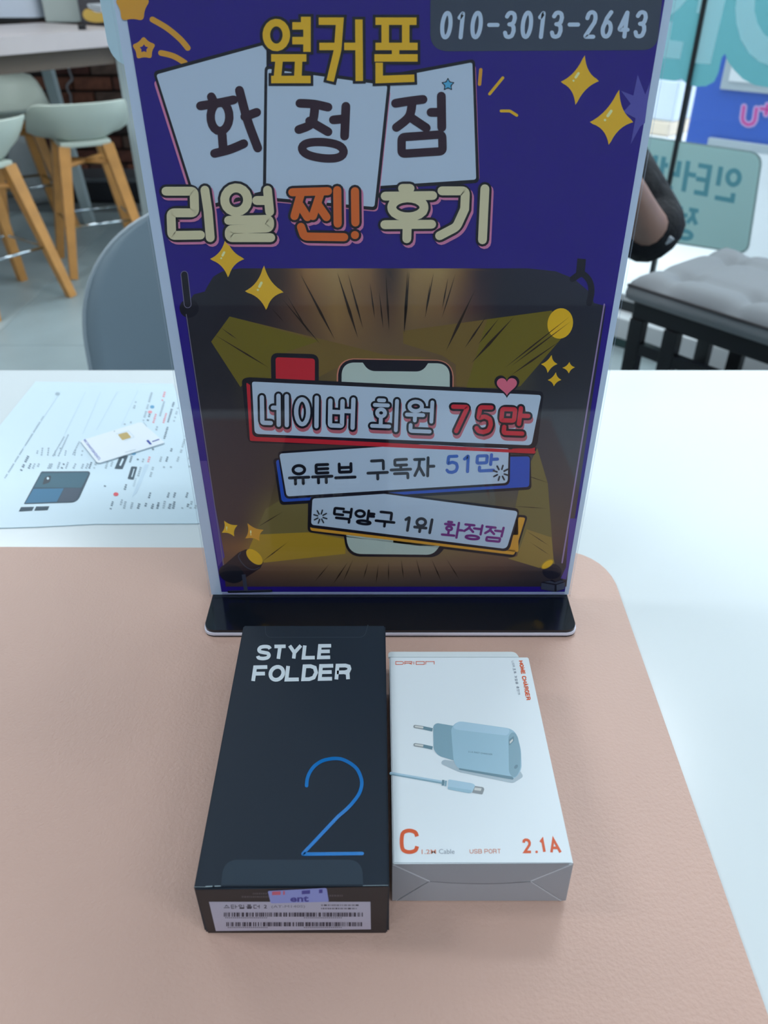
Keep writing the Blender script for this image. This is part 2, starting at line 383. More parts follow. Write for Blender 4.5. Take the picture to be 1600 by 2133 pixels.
# white painted pier beside the bricks
struct(MB().box((-3.7, YB - .10, 0), (-2.22, YB, 2.7), bev=.004).out('wall_pier', mat('pier_paint', (170, 190, 198), .8, .75)))
struct(MB().box((-2.22, YB - .16, 0), (-2.08, YB, 2.7), bev=.004).out('trim_1', mat('pier_trim', (120, 130, 132), .6, .6)))
# bricks
MB().box((-2.08, YB - .012, 0), (-.6, YB, 1.075)).out('mortar_bed', mat('mortar', (58, 50, 48), .9, .5), brickwall)
bc = [(88, 52, 42), (70, 46, 40), (58, 44, 42), (104, 62, 46), (48, 40, 40), (84, 66, 58), (74, 40, 34)]
bm_mats = [mat('brick_%s' % n, c, .85, .95, noise=(30, .3), bump=(90, .5, .004)) for n, c in zip(('red', 'brown', 'dark', 'orange', 'black', 'tan', 'maroon'), bc)]
bme = []
for m in bm_mats:
    bb = bmesh.new(); bmesh.ops.create_cube(bb, size=1)
    for v in bb.verts: v.co = Vector((v.co.x * .205, v.co.y * .03, v.co.z * .062))
    bmesh.ops.bevel(bb, geom=bb.edges[:], offset=.004, segments=1, affect='EDGES')
    me = bpy.data.meshes.new('brick'); bb.to_mesh(me); bb.free(); me.materials.append(m); bme.append(me)
for row in range(14):
    for k in range(8):
        cx = -2.0 + .11 + k * .216 + (.108 if row % 2 else 0) - .03
        if cx > -.72 or cx < -1.96: continue
        o = bpy.data.objects.new('brick', R.choice(bme)); COL.objects.link(o)
        o.location = (cx, YB - .018 + R.uniform(-.004, .004), .04 + row * .074); attach(o, brickwall)

# window wall (45 degrees): plane x + y = 3.55
WN = Vector((1, 1, 0)).normalized(); WD = Vector((1, -1, 0)).normalized(); W0 = Vector((1.3, 2.25, 0))
WR = Matrix.Translation(W0) @ Matrix(((WD.x, WN.x, 0, 0), (WD.y, WN.y, 0, 0), (0, 0, 1, 0), (0, 0, 0, 1)))   # local x along wall, y outward
L0, L1 = -2.69, 2.69
frm = mat('window_frame_dark', (40, 46, 50), .4, .8, metal=.3)
struct(MB().box((L0, -.05, 2.35), (L1, .05, 2.7), WR).out('wall_window_side', wallpaint))
wf = MB()
wf.box((L0, -.03, .10), (L1, .03, .135), WR); wf.box((L0, -.03, 2.31), (L1, .03, 2.35), WR)
win = struct(wf.out('window_1', frm))
lx = (WR.inverted() @ PN(1424, 237, W0, WN)).x
for x in (L0 + .02, lx, lx + 1.35, L1 - .02):
    MB().box((x - .007, -.008, .135), (x + .007, .008, 2.31), WR).out('mullion', frm, win)
winglass = glass('window_glass', (.97, 1, .99), .04)
MB().box((L0, -.003, .135), (L1, .003, 2.31), WR).out('pane', winglass, win)
struct(MB().box((L0, -.10, 0), (L1, .06, .10), WR, bev=.004).out('trim_2', mat('sill_pale', (200, 206, 210), .5, .9)))
MB_ = MB().box((L0, -.104, .0), (L1, -.10, .03), WR).out('trim_3', mat('sill_green', (36, 66, 66), .5, .8)); struct(MB_)
# outside
struct(MB().box((-8, .07, -.08), (10, 16, -.02), WR).out('ground', mat('pavement', (228, 230, 232), .9, .95, noise=(2, .12))))

# window stickers (mint film with mirrored lettering, printed to be read from the street)
def film(name, col, k):
    m = bpy.data.materials.new(name); m.use_nodes = True; nt = m.node_tree; nt.nodes.clear(); N = nt.nodes.new
    c = (*[min(.95, v * k) for v in srgb(col)], 1)
    o = N('ShaderNodeOutputMaterial'); mx = N('ShaderNodeMixShader'); a = N('ShaderNodeBsdfDiffuse'); t = N('ShaderNodeBsdfTranslucent'); a.inputs[0].default_value = c; t.inputs[0].default_value = c
    mx.inputs[0].default_value = .5; nt.links.new(a.outputs[0], mx.inputs[1]); nt.links.new(t.outputs[0], mx.inputs[2]); nt.links.new(mx.outputs[0], o.inputs[0]); MATS[name] = m; return m
mint = film('mint_film', (163, 208, 212), 1.8); mint_d = film('mint_film_dark', (108, 166, 178), 1.4); teal = film('teal_film', (98, 158, 164), 1.1)
mintp = film('mint_film_pale', (178, 214, 220), 1.3)
wmap = lambda off0: (lambda u, v, off: PN(u, v, W0, WN) - WN * (off0 + off))
st = Art(wmap(.0035), .0004)
p = thing('window_sign', 'mint window sign with rounded corners and mirrored green lettering above the bench', 'sign', tuple(W0 - WN * .003))
st.poly(roundpoly([(1120, 250), (1592, 318), (1560, 530), (1160, 470)], [10, 26, 20, 20]), mat('mint_edge', (140, 168, 170), .5, .9), 0)
st.poly(roundpoly([(1126, 254), (1587, 321), (1556, 526), (1166, 466)], [10, 24, 18, 18]), mint, 1)
st.out('panel_film', p)
S = word('인터넷', [(1552, 355), (1362, 322), (1352, 385), (1541, 420)], pad=.1)
for s_ in S: st.stroke(s_, 10, mint_d, 2, False)
S = word('가', [(1350, 322), (1296, 314), (1290, 372), (1345, 382)]) + word('정', [(1463, 437), (1412, 428), (1402, 492), (1452, 500)])
for s_ in S: st.stroke(s_, 9, mint_d, 2, False)
st.out('lettering', p)
# big numerals sticker, mirrored, white-mint on teal
p = thing('window_sticker', 'large teal sticker with pale mirrored numerals at the top of the window', 'sticker', tuple(W0 - WN * .003 + Vector((0, 0, 1))))
halo = [(1300, -260), (1300, 160), (1376, 165)] + e7(260, 1160, 350, 1130, 440, 1215, 560, 1240, 700, 1235, 820, 1170, 880, 1040, 930, 820, 975, 770) + e7(1010, 870, 1100, 1000, 1230, 1130, 1400, 1220, 1583, 1250, 1800, 1230) + [(1660, 180), (1700, -260)]
st.poly(halo, teal, 0); st.out('backing_film', p)
st.poly(e7(600, -800, 640, -250, 600, 0, 567, 185, 685, 200, 530, 900, 765, 922, 985, -10, 1060, -700), mintp, 2)
st.poly(e7(100, 825, 330, 848, 383, 600, 180, 572, 222, 310, 100, 300, 0, 800), mintp, 2)
st.poly(e7(100, 240, 230, 190, 330, 110, 440, -20, 480, -300, 0, -300, 0, 240), mintp, 2)
outer = e7(1150, -60, 1125, 120, 1140, 330, 1200, 560, 1320, 760, 1460, 880, 1620, 940, 1800, 930, 2000, 800)
inner = e7(2000, 520, 1800, 600, 1620, 560, 1520, 470, 1440, 330, 1400, 160, 1410, -60)
st.poly(outer + inner + e7(1440, -500, 1200, -500), mintp, 2)
st.out('numerals', p)

# blue booth across the pavement
BN0 = Vector((2.7, 2.7, 0)); BR_ = Matrix.Translation(BN0) @ WR.to_3x3().to_4x4()
booth = thing('street_booth', 'blue street booth with pale framed windows and pink lettering outside the window', 'booth', tuple(BN0))
bl = (BR_.inverted() @ PN(1438, 235, BN0, WN)).x
zt = PN(1590, 452, BN0, WN).z
MB().box((bl, 0, max(.02, zt)), (bl + 3.2, 1.2, 1.55), BR_, bev=.01).out('body', mat('booth_blue', (50, 92, 190), .4, .9), booth)
MB().box((bl + .02, .05, -.02), (bl + 3.1, 1.15, max(.03, zt)), BR_).out('plinth', mat('booth_plinth', (40, 48, 56), .6, .7), booth)
def booth_window(u0, v0, du, zh, ww):
    a = BR_.inverted() @ PN(u0, v0, BN0, WN); x0 = a.x; z0 = a.z
    fr = MB().box((x0, -.02, z0), (x0 + ww, .0, z0 + zh), BR_, bev=.004).out('window_frame', mat('booth_frame', (170, 180, 190), .5, .9), booth)
    MB().box((x0 + .035, -.026, z0 + .035), (x0 + ww - .035, -.021, z0 + zh - .035), BR_).out('pane', mat('booth_pane', (225, 228, 235), .25, .9), fr)
booth_window(1503, 185, 0, .5, 1.4)
a = BR_.inverted() @ PN(1480, 285, BN0, WN)
fr = MB().box((a.x, -.02, a.z - .55), (a.x + 1.5, .0, a.z), BR_, bev=.004).out('window_frame', MATS['booth_frame'], booth)
MB().box((a.x + .035, -.026, a.z - .52), (a.x + 1.46, -.021, a.z - .035), BR_).out('pane', MATS['booth_pane'], fr)
ba = Art(lambda u, v, off: PN(u, v, BN0, WN) - WN * (.004 + off), .001)
S = [[tuple(bil([(1551, 222), (1577, 226), (1572, 262), (1546, 258)], *q)) for q in J['U'][0]]]
S += [[tuple(bil([(1589, 214), (1612, 218), (1608, 246), (1584, 240)], *q)) for q in s_] for s_ in J['+']]
for s_ in S: ba.stroke(s_, 14, mat('booth_halo', (176, 170, 226), .5, .9), 0)
for s_ in S: ba.stroke(s_, 9, mat('booth_pink', (222, 130, 200), .5, .9), 1)
for s_ in S: ba.stroke(s_, 4, mat('booth_magenta', (190, 50, 140), .5, .9), 2)
ba.out('lettering', booth)
# parked pale truck far left outside, seen as a streaky white band
tr = thing('street_barrier', 'pale concrete barrier of stacked bands across the pavement', 'barrier', (2.2, 4.6, -.02))
for i, (z0, z1, c) in enumerate([(-.02, .22, (240, 240, 238)), (.22, .30, (232, 214, 190)), (.30, .52, (214, 224, 232)), (.52, .9, (200, 214, 226))]):
    MB().box((-2.6, 2.45 + .02 * i, z0), (bl + .9 - .9, 2.75, z1), WR, bev=.01).out('band', mat('barrier_%d' % i, c, .7, .85), tr)

# ceiling lamps
lampm = emit('lamp_diffuser', LAMP_C, 3.0); lf = mat('lamp_frame', (220, 222, 224), .5)
for i, (x, y, watts) in enumerate(LAMPS):
    t = thing('ceiling_light', 'flat rectangular white ceiling light overhead above the shop floor', 'lamp', (x, y, 2.7), 'ceiling lights of the shop')
    MB().box((x - .64, y - .19, 2.66), (x + .64, y + .19, 2.7), bev=.004).out('frame', lf, t)
    MB().box((x - .61, y - .16, 2.652), (x + .61, y + .16, 2.66)).out('diffuser', lampm, t)
    l = bpy.data.lights.new('lamp_light', 'AREA'); l.shape = 'RECTANGLE'; l.size = 1.2; l.size_y = .3; l.energy = watts; l.color = LAMP_C
    lo = bpy.data.objects.new('lamp_light', l); COL.objects.link(lo); lo.location = (x, y, 2.645); attach(lo, t)

# ================================================================== TABLE AND MAT
tabm = mat('table_laminate', (222, 232, 236), .22, .84, spec=.5)
table = thing('desk', 'glossy white desk under the pink desk mat', 'table', (.1, .35, 0))
yb = PZ(800, 769, T).y
MB().box((-1.0, .115, T - .03), (1.1, yb, T), bev=.003).out('desktop', tabm, table)
lg = mat('table_leg_white', (215, 222, 226), .4, .85)
for x, y in ((-.94, .14), (1.04, .14), (-.94, yb - .06), (1.04, yb - .06)):
    MB().box((x - .02, y - .02, 0), (x + .02, y + .02, T - .03), bev=.003).out('leg', lg, table)
MB().box((-.92, yb - .08, T - .09), (1.02, yb - .055, T - .03)).out('apron', lg, table)
ZM = T + .0016
q = [PZ(x, y, ZM).to_2d() for x, y in ((1584, 2069), (1432, 1633), (1284, 1218))]
# mat outline: back edge from the left, rounded corner, right edge
bl_, br_ = PZ(0, 1136, ZM), PZ(1240, 1144, ZM)
dirr = (q[0] - q[2]).normalized()
corner = Vector((q[2].x - dirr.x * .0, br_.y)); tcc = (br_.y - q[2].y) / (-dirr.y); corner = q[2] - dirr * ((br_.y - q[2].y) / (-dirr.y)) * -1 if False else Vector((q[2].x + dirr.x * (br_.y - q[2].y) / dirr.y, br_.y))
kf = (corner.y - .138) / -dirr.y; far = corner + dirr * kf; far2 = Vector((bl_.x - .28, far.y))
outl = roundpoly([Vector((bl_.x - .28, bl_.y)), corner, far, far2], [.03, .04, .003, .003], 8)
matm = mat('mat_leather', (204, 170, 156), .42, .90, spec=.5, bump=(560, .7, .0005), noise=(9, .03))
b = MB(); b.prism(outl, T, ZM); b.v = b.v
tag(b.out('desk_mat', matm), 'dusty pink leather-grained desk mat lying on the white desk', 'desk mat')

# ================================================================== POSTER STAND
PK = 1.30       # albedo from photographed colour for the upright print
def pm(name, col, k=PK, rough=.45): return mat('print_' + name, col, rough, k, spec=.12)
blk = pm('black', (26, 24, 36)); white = pm('card_white', (176, 192, 212)); purple = pm('purple', (38, 22, 122)); yel = pm('yellow', (216, 170, 36))
gold = pm('gold', (224, 172, 42)); goldl = pm('gold_light', (240, 226, 160)); cream = pm('cream', (200, 192, 158)); pink = pm('pink', (196, 118, 156))
orange = pm('orange', (206, 100, 40)); choc = pm('chocolate', (48, 26, 42)); purple2 = pm('violet', (78, 60, 138)); grey = pm('grey_line', (110, 104, 130))
YP = (PZ(800, 1240, ZM + .005)).y
base = thing('poster_stand', 'upright clear acrylic poster stand with purple promotional poster and black base', 'stand', (.004, YP, ZM))
zl = PY(800, 1240, YP).z
XL = PY(236, 0, YP).x; XR = PY(1403, 0, YP).x; ZT = T + .376
# base: black / silver / black slabs, rounded front corners
yf = PZ(800, 1314, ZM + .005).y
def slab(z0, z1, g, m, name, lab=None):
    o = roundpoly([(XL + .001 - g, YP + .040 + g), (XL + .001 - g, yf - g), (XR - .001 + g, yf - g), (XR - .001 + g, YP + .040 + g)], .007, 6)
    return MB().prism(o, z0, z1).out(name, m, base, lab)
basem = mat('base_black', (14, 20, 30), .12, .9, spec=.6)
slab(ZM, ZM + .0014, .0004, basem, 'base_plate'); slab(ZM + .0014, ZM + .0034, .0006, mat('base_silver', (206, 206, 220), .4, 1.2), 'base_core', 'pale silver middle layer of the base'); slab(ZM + .0034, ZM + .0055, 0, basem, 'base_plate')
zb = ZM + .0055
sheet = MB().box((XL, YP + .0002, zb), (XR, YP + .0012, ZT)).out('poster', mat('paper_margin', (168, 184, 206), .5, 1.45), base, 'purple printed poster with white margin and Korean lettering')
ac = glass('acrylic', (.99, .997, 1.0), .028, .012)
MB().box((XL, YP - .0045, zb), (XR, YP - .0020, ZT), bev=.0003).out('front_panel', ac, base, 'clear acrylic front panel')
MB().box((XL, YP + .0016, zb), (XR, YP + .0036, ZT), bev=.0003).out('back_panel', mat('acrylic_back', (190, 205, 215), .15, .9), base)
A = Art(lambda u, v, off: PY(u, v, YP - off), .00006)
def inner_x(v): t = v / 1236; return 258 + 204 * t, 1385 - 209 * t
xa, xb_ = inner_x(-60); xc, xd = inner_x(1233)
A.poly([(xa, -60), (xb_, -60), (xd, 1233), (xc, 1233)], purple, 1)
A.out('purple_background', sheet)
# stage picture with its printed glow
STG = {560: [(380, (28, 26, 38)), (470, (26, 24, 36)), (520, (34, 28, 36)), (590, (64, 44, 36)), (640, (150, 110, 66)), (700, (160, 130, 84)), (770, (130, 96, 62)), (812, (52, 38, 38)), (860, (150, 120, 76)), (920, (156, 128, 80)), (960, (122, 90, 54)), (1000, (46, 32, 44)), (1060, (32, 30, 46)), (1262, (36, 36, 60))],
       640: [(380, (26, 26, 40)), (500, (28, 24, 36)), (560, (44, 30, 36)), (620, (92, 62, 44)), (700, (136, 104, 62)), (770, (112, 82, 54)), (812, (86, 62, 48)), (860, (126, 98, 60)), (930, (120, 88, 58)), (990, (70, 44, 44)), (1040, (30, 28, 42)), (1262, (30, 32, 48))],
       720: [(380, (24, 24, 36)), (500, (30, 26, 38)), (600, (60, 44, 42)), (700, (118, 88, 54)), (800, (104, 80, 56)), (900, (98, 76, 52)), (1000, (80, 70, 48)), (1080, (44, 40, 42)), (1150, (30, 30, 42)), (1262, (30, 32, 44))],
       800: [(380, (26, 26, 38)), (480, (28, 26, 36)), (560, (70, 62, 36)), (700, (96, 78, 40)), (950, (110, 80, 48)), (1050, (70, 66, 46)), (1130, (34, 34, 44)), (1262, (34, 36, 48))],
       900: [(380, (46, 44, 56)), (520, (50, 40, 48)), (800, (60, 46, 48)), (1120, (50, 52, 62)), (1262, (56, 58, 68))],
       1010: [(400, (58, 44, 50)), (520, (60, 46, 50)), (600, (84, 70, 50)), (1060, (70, 66, 66)), (1150, (66, 58, 62)), (1262, (66, 56, 60))],
       1090: [(420, (62, 46, 50)), (500, (68, 50, 50)), (560, (120, 104, 52)), (640, (112, 96, 58)), (1080, (104, 92, 60)), (1140, (84, 68, 58)), (1262, (64, 54, 60))],
       1140: [(420, (98, 64, 48)), (500, (124, 84, 50)), (560, (160, 130, 48)), (720, (140, 116, 62)), (900, (124, 104, 68)), (1080, (110, 80, 56)), (1150, (84, 60, 52)), (1262, (66, 52, 56))],
       1180: [(420, (90, 60, 50)), (520, (104, 74, 58)), (700, (122, 96, 66)), (900, (110, 84, 66)), (1050, (86, 62, 54)), (1150, (48, 42, 50)), (1262, (46, 42, 50))],
       1224: [(420, (50, 42, 50)), (560, (66, 50, 48)), (760, (76, 62, 58)), (950, (62, 54, 56)), (1100, (42, 38, 46)), (1262, (40, 38, 48))]}
def lerp1(row, x):
    if x <= row[0][0]: return row[0][1]
    for (a, ca), (b2, cb) in zip(row, row[1:]):
        if x <= b2: t = (x - a) / (b2 - a); return tuple(ca[i] * (1 - t) + cb[i] * t for i in range(3))
    return row[-1][1]
def stage_col(u, v):
    ks = sorted(STG)
    if v <= ks[0]: return lerp1(STG[ks[0]], u)
    for a, b2 in zip(ks, ks[1:]):
        if v <= b2:
            t = (v - a) / (b2 - a); A1 = lerp1(STG[a], u); B1 = lerp1(STG[b2], u); return tuple(A1[i] * (1 - t) + B1[i] * t for i in range(3))
    return lerp1(STG[ks[-1]], u)
left = [(500, 559), (470, 562), (445, 575), (430, 600), (425, 611), (405, 611), (386, 640), (386, 652), (469, 1210), (470, 1222)]
right = [(1100, 559), (1150, 562), (1195, 580), (1228, 608), (1238, 632), (1262, 632), (1262, 640), (1190, 1130), (1182, 1205), (1180, 1222)]
def edge_at(L, v):
    for a, b2 in zip(L, L[1:]):
        if a[1] <= v <= b2[1] and b2[1] > a[1]: return a[0] + (b2[0] - a[0]) * (v - a[1]) / (b2[1] - a[1])
    return L[-1][0] if v > L[-1][1] else L[0][0]
NV, NU = 110, 64; pv = []; pf = []; pc = []
for j in range(NV + 1):
    v = 559 + (1222 - 559) * j / NV; l, r = edge_at(left, v), edge_at(right, v)
    for i in range(NU + 1):
        u = l + (r - l) * i / NU; pv.append(PY(u, v, YP - .00006 * 2)); pc.append([min(.9, x * PK) for x in srgb(stage_col(u, v))])
for j in range(NV):
    for i in range(NU): a = j * (NU + 1) + i; pf.append((a, a + 1, a + NU + 2, a + NU + 1))
sm = bpy.data.materials.new('print_stage'); sm.use_nodes = True; sb = sm.node_tree.nodes['Principled BSDF']; sb.inputs['Roughness'].default_value = .45; sb.inputs['Specular IOR Level'].default_value = .3
at = sm.node_tree.nodes.new('ShaderNodeAttribute'); at.attribute_name = 'ink'; sm.node_tree.links.new(at.outputs['Color'], sb.inputs['Base Color'])
so_ = link('stage_picture', pv, pf, sm, sheet)
ca = so_.data.color_attributes.new('ink', 'FLOAT_COLOR', 'POINT')
for i, c in enumerate(pc): ca.data[i].color = (*c, 1)
# fine frame lines beside the stage
A.stroke([(388, 655), (470, 1205)], 1.6, grey, 3); A.stroke([(1259, 634), (1171, 1172)], 3, pm('lilac', (140, 118, 160)), 3)
# border tints (more violet near the bottom)
A.poly([(417, 960), (431, 960), (468, 1160), (455, 1180)], purple2, 2.2)
A.poly(e5(1130, 0, 1255, 0, 1120, 860, 1060, 1130, 960, 1110, 1060, 900), purple2, 2.2)
# hook shapes
A.disc((394, 642), 20, blk, 3); A.stroke([(384, 572), (391, 634)], 16, grey, 3.3); A.stroke([(384, 572), (391, 634)], 13, blk, 3.6)
A.stroke(c4(1190, 125, 1180, 230), 18, blk, 3, False); A.stroke(catmull(c4(1130, 260, 1190, 225, 1240, 270, 1255, 340, 1240, 420)), 13, blk, 3)
# beams
beam = pm('beam', (106, 94, 30)); beam2 = pm('beam_dim', (112, 90, 46)); beam3 = pm('beam_gold', (146, 118, 44))
A.poly(c3(395, 455, 285, 605, 460, 875, 500, 830, 900, 830, 1030, 760, 1600, 700, 1330, 685), beam2, 3)
A.poly(c3(395, 455, 285, 605, 460, 875, 500, 830, 640, 830, 640, 700, 930, 600), beam, 3.1)
A.poly(c4(990, 470, 0, 605, 0, 690, 260, 770, 350, 830, 355, 975, 610, 985, 780, 975, 1060, 650), beam2, 3.2)
A.poly(c4(990, 470, 560, 528, 420, 985, 610, 985, 780, 975, 1060, 650), beam, 3.4)
A.disc(c4(1047, 556)[0], 26.5, yel, 3.9, 28, 32, .2)
# bottom beams
olive = pm('beam_olive', (112, 100, 60)); bgold = pm('beam_bright', (166, 134, 44)); bgold2 = pm('beam_mid', (140, 116, 60))
A.poly(e4(480, 520, 700, 0, 1240, -330, 1240, 300, 760, 340, 540, 400), olive, 3)
A.poly(e4(480, 520, 560, 330, 1240, 300, 1715, 385, 1722, 575, 670, 690), bgold, 3.2)
A.poly(c5(1250, 735, 1440, 790, 1435, 770, 1412, 470, 1370, 330, 1300, 480), olive, 3)
A.poly(e5(-20, 740, 560, 915, 830, 870, 825, 730, 790, 350, 330, 200, 150, 700), bgold2, 3.2)
# speed lines
dk = pm('speed_line', (44, 32, 26))
def blade(pts, w, m=dk, L=4.2): (x0, y0), (x1, y1) = pts; d = Vector((x1 - x0, y1 - y0)).normalized(); n_ = Vector((-d.y, d.x)) * w; A.poly([(x0, y0), (x0 + (x1 - x0) * .6 + n_.x, y0 + (y1 - y0) * .6 + n_.y), (x1, y1), (x0 + (x1 - x0) * .6 - n_.x, y0 + (y1 - y0) * .6 - n_.y)], m, L)
for p_, w_ in ((c3(815, 200, 1020, 590), 2.6), (c3(700, 340, 935, 620), 1.8), (c3(730, 320, 880, 575), 1.4), (c3(1035, 190, 1160, 585), 3), (c3(1100, 200, 1190, 530), 2), (c3(1230, 250, 1260, 470), 1.5), (c3(1285, 300, 1310, 530), 1.5), (c3(1325, 200, 1345, 540), 2.2), (c3(1465, 180, 1435, 555), 2.5), (c3(640, 400, 720, 490), 1), (c3(1590, 250, 1560, 460), 1.5), (c3(300, 560, 630, 760), 1.6), (c3(340, 520, 440, 590), 1),
              (c4(205, 210, 145, 520), 1.5), (c4(300, 250, 260, 460), 1.3), (c4(350, 220, 258, 520), 1.3), (c4(480, 330, 285, 740), 3), (c4(560, 500, 410, 720), 2), (c4(640, 520, 500, 695), 1.6), (c4(740, 510, 455, 820), 3), (c4(1110, 510, 680, 850), 1.6), (c4(1120, 540, 720, 840), 1.6), (c4(1050, 670, 720, 900), 2), (c4(30, 200, 5, 620), 2.4),
              (e4(930, 30, 600, 230), 1), (e4(990, 420, 660, 670), 1), (e4(1520, 700, 1330, 930), 1), (c5(620, 780, 560, 870), 1.4), (c5(640, 770, 600, 860), 1), (c5(700, 780, 680, 850), 1), (c5(740, 790, 730, 870), 1), (c5(780, 780, 780, 860), 1), (c5(830, 770, 840, 850), 1), (c5(890, 770, 910, 850), 1.2), (c5(950, 770, 990, 860), 1.2), (c5(1010, 770, 1060, 850), 1), (e5(310, 220, 740, 500), .7), (e5(380, 430, 760, 680), .6), (c5(1270, 420, 1420, 470), .7), (c5(1260, 560, 1410, 570), .7)):
    blade(p_, w_)
A.out('spotlight_beams', sheet)
# phone outline
mintph = pm('phone_screen', (176, 190, 184))
A.poly(roundpoly([(702, 746), (945, 750), (945, 880), (700, 880)], [34, 34, 1, 1]), pm('phone_glow', (190, 120, 100)), 4.6)
A.poly(roundpoly([(705, 748), (943, 752), (942, 880), (703, 880)], [32, 32, 1, 1]), blk, 4.8)
A.poly(roundpoly([(712, 755), (937, 757), (937, 880), (711, 880)], [24, 24, 1, 1]), mintph, 5)
A.poly(roundpoly([(752, 750), (895, 752), (880, 774), (768, 773)], [4, 4, 12, 12]), blk, 5.2)
A.poly(roundpoly(e3(480, 560, 1080, 640, 1030, 720, 505, 715), [2, 2, 20, 26]), blk, 4.8)
A.poly(roundpoly(e3(495, 560, 1040, 650, 1000, 705, 515, 700), [2, 2, 18, 24]), mintph, 5)
A.poly(roundpoly([(564, 735), (664, 738), (664, 820), (566, 820)], [14, 14, 0, 0]), blk, 5)
A.poly(roundpoly([(574, 744), (656, 747), (656, 800), (575, 800)], [6, 6, 0, 0]), pm('red', (186, 36, 50)), 5.2)
A.out('phone_outline', sheet)
red = MATS['print_red']; blue = pm('blue', (40, 78, 176)); amber = pm('amber', (206, 148, 52))
# banner cards
A.poly(roundpoly(e8(8, 25, 40, 14, 1535, 85, 1500, 375, 40, 345), [8, 6, 10, 14, 12]), blk, 5.6)
A.poly(roundpoly(e8(32, 40, 60, 60, 72, 310, 1495, 385, 1490, 400, 50, 335), [3, 2, 2, 4, 3, 3]), red, 5.8)
A.poly(roundpoly(e8(50, 36, 60, 24, 1530, 92, 1485, 366, 62, 315), [6, 6, 8, 10, 10]), blk, 6)
A.poly(roundpoly(e8(60, 36, 1522, 104, 1472, 358, 74, 300), [5, 6, 8, 8]), white, 6.2)
A.poly(roundpoly(e3(78, 150, 1560, 130, 1565, 330, 120, 420), 8), blk, 5.0)
A.poly(roundpoly(e3(95, 160, 1556, 140, 1552, 315, 130, 402), 6), blue, 5.2)
A.poly(roundpoly(e3(1440, 90, 1595, 85, 1585, 132, 1440, 122), 4), blk, 5.25); A.poly(roundpoly(e3(1450, 96, 1588, 88, 1578, 120, 1450, 114), 3), red, 5.3)
A.poly(roundpoly(e3(105, 112, 930, 60, 1444, 84, 1440, 305, 148, 385), [8, 2, 4, 10, 10]), blk, 6.3 - .9)
A.poly(roundpoly(e3(115, 124, 930, 70, 1434, 94, 1428, 292, 158, 370), [6, 2, 3, 8, 6]), white, 5.6)
A.poly(roundpoly(e3(282, 360, 1545, 480, 1470, 722, 278, 575), 8), blk, 5.0)
A.poly(roundpoly(e3(292, 540, 1490, 690, 1488, 488, 1530, 492, 1465, 706, 296, 566), 4), amber, 5.3)
A.poly(roundpoly(e3(292, 372, 720, 345, 1498, 440, 1436, 688, 284, 548), [8, 2, 10, 12, 8]), blk, 5.7)
A.poly(roundpoly(e3(306, 382, 720, 355, 1488, 455, 1422, 672, 298, 532), [5, 2, 7, 9, 6]), white, 5.9)
A.out('banner_cards', sheet)
lw = pm('lettering_white', (172, 186, 206))
dk2 = pm('ink', (20, 22, 34)); shadow_pink = pm('shadow_pink', (176, 96, 110))
S = word('네이버', [e8(85, 102)[0], e8(605, 128)[0], e8(600, 270)[0], e8(88, 250)[0]], pad=.13)
letters(A, S, 9, lw, 6.5, dk2, 4.6, shadow_pink, (1.5, 7))
S = word('회원', [e8(650, 128)[0], e8(1000, 142)[0], e8(992, 290)[0], e8(645, 276)[0]], pad=.12)
letters(A, S, 8, lw, 6.5, dk2, 4.6, shadow_pink, (1.5, 7))
S = word('75만', [e8(1050, 162)[0], e8(1480, 172)[0], e8(1462, 300)[0], e8(1045, 284)[0]], adv={'7': .78, '5': .78, '만': 1.1}, pad=.12)
letters(A, S, 9, pm('letter_red', (196, 44, 60)), 6.5, dk2, 4.6, shadow_pink, (1.5, 7))
S = word('유튜브', [e3(160, 195)[0], e3(560, 180)[0], e3(562, 282)[0], e3(165, 300)[0]], pad=.08); letters(A, S, 6.2, dk2, 6.5)
S = word('구독', [e3(612, 168)[0], e3(880, 155)[0], e3(882, 262)[0], e3(615, 272)[0]], pad=.08); letters(A, S, 6.0, pm('ink_grey', (48, 52, 62)), 6.5)
S = word('자', [e3(880, 150)[0], e3(1015, 146)[0], e3(1010, 250)[0], e3(882, 256)[0]], pad=.08); letters(A, S, 6.0, MATS['print_ink_grey'], 6.5)
S = word('51만', [e3(1060, 142)[0], e3(1385, 128)[0], e3(1375, 218)[0], e3(1060, 234)[0]], adv={'5': .72, '1': .55, '만': 1.05}, pad=.1); letters(A, S, 6.4, pm('letter_blue', (62, 98, 178)), 6.5)
S = word('덕양구', [e3(425, 432)[0], e3(792, 468)[0], e3(780, 548)[0], e3(415, 508)[0]], pad=.07); letters(A, S, 5.6, dk2, 6.5)
S = word('1위', [e3(830, 486)[0], e3(1010, 506)[0], e3(996, 580)[0], e3(818, 562)[0]], adv={'1': .55}, pad=.07); letters(A, S, 6.0, MATS['print_ink_grey'], 6.5)
S = word('화정점', [e3(1055, 512)[0], e3(1420, 552)[0], e3(1400, 632)[0], e3(1042, 598)[0]], pad=.06); letters(A, S, 5.0, pm('letter_purple', (112, 46, 122)), 6.5)
for (cx, cy), r0, r1, wd in ((e3(1388, 235)[0], 8, 16, 3.4), (e4(1400, 100)[0], 6, 14, 3.0)):
    for k in range(8):
        a = k * math.pi / 4 + .3; A.stroke([(cx + r0 * math.cos(a), cy + r0 * math.sin(a)), (cx + r1 * math.cos(a), cy + r1 * math.sin(a))], wd, MATS['print_ink_grey'], 8.7)
A.out('banner_lettering', sheet)
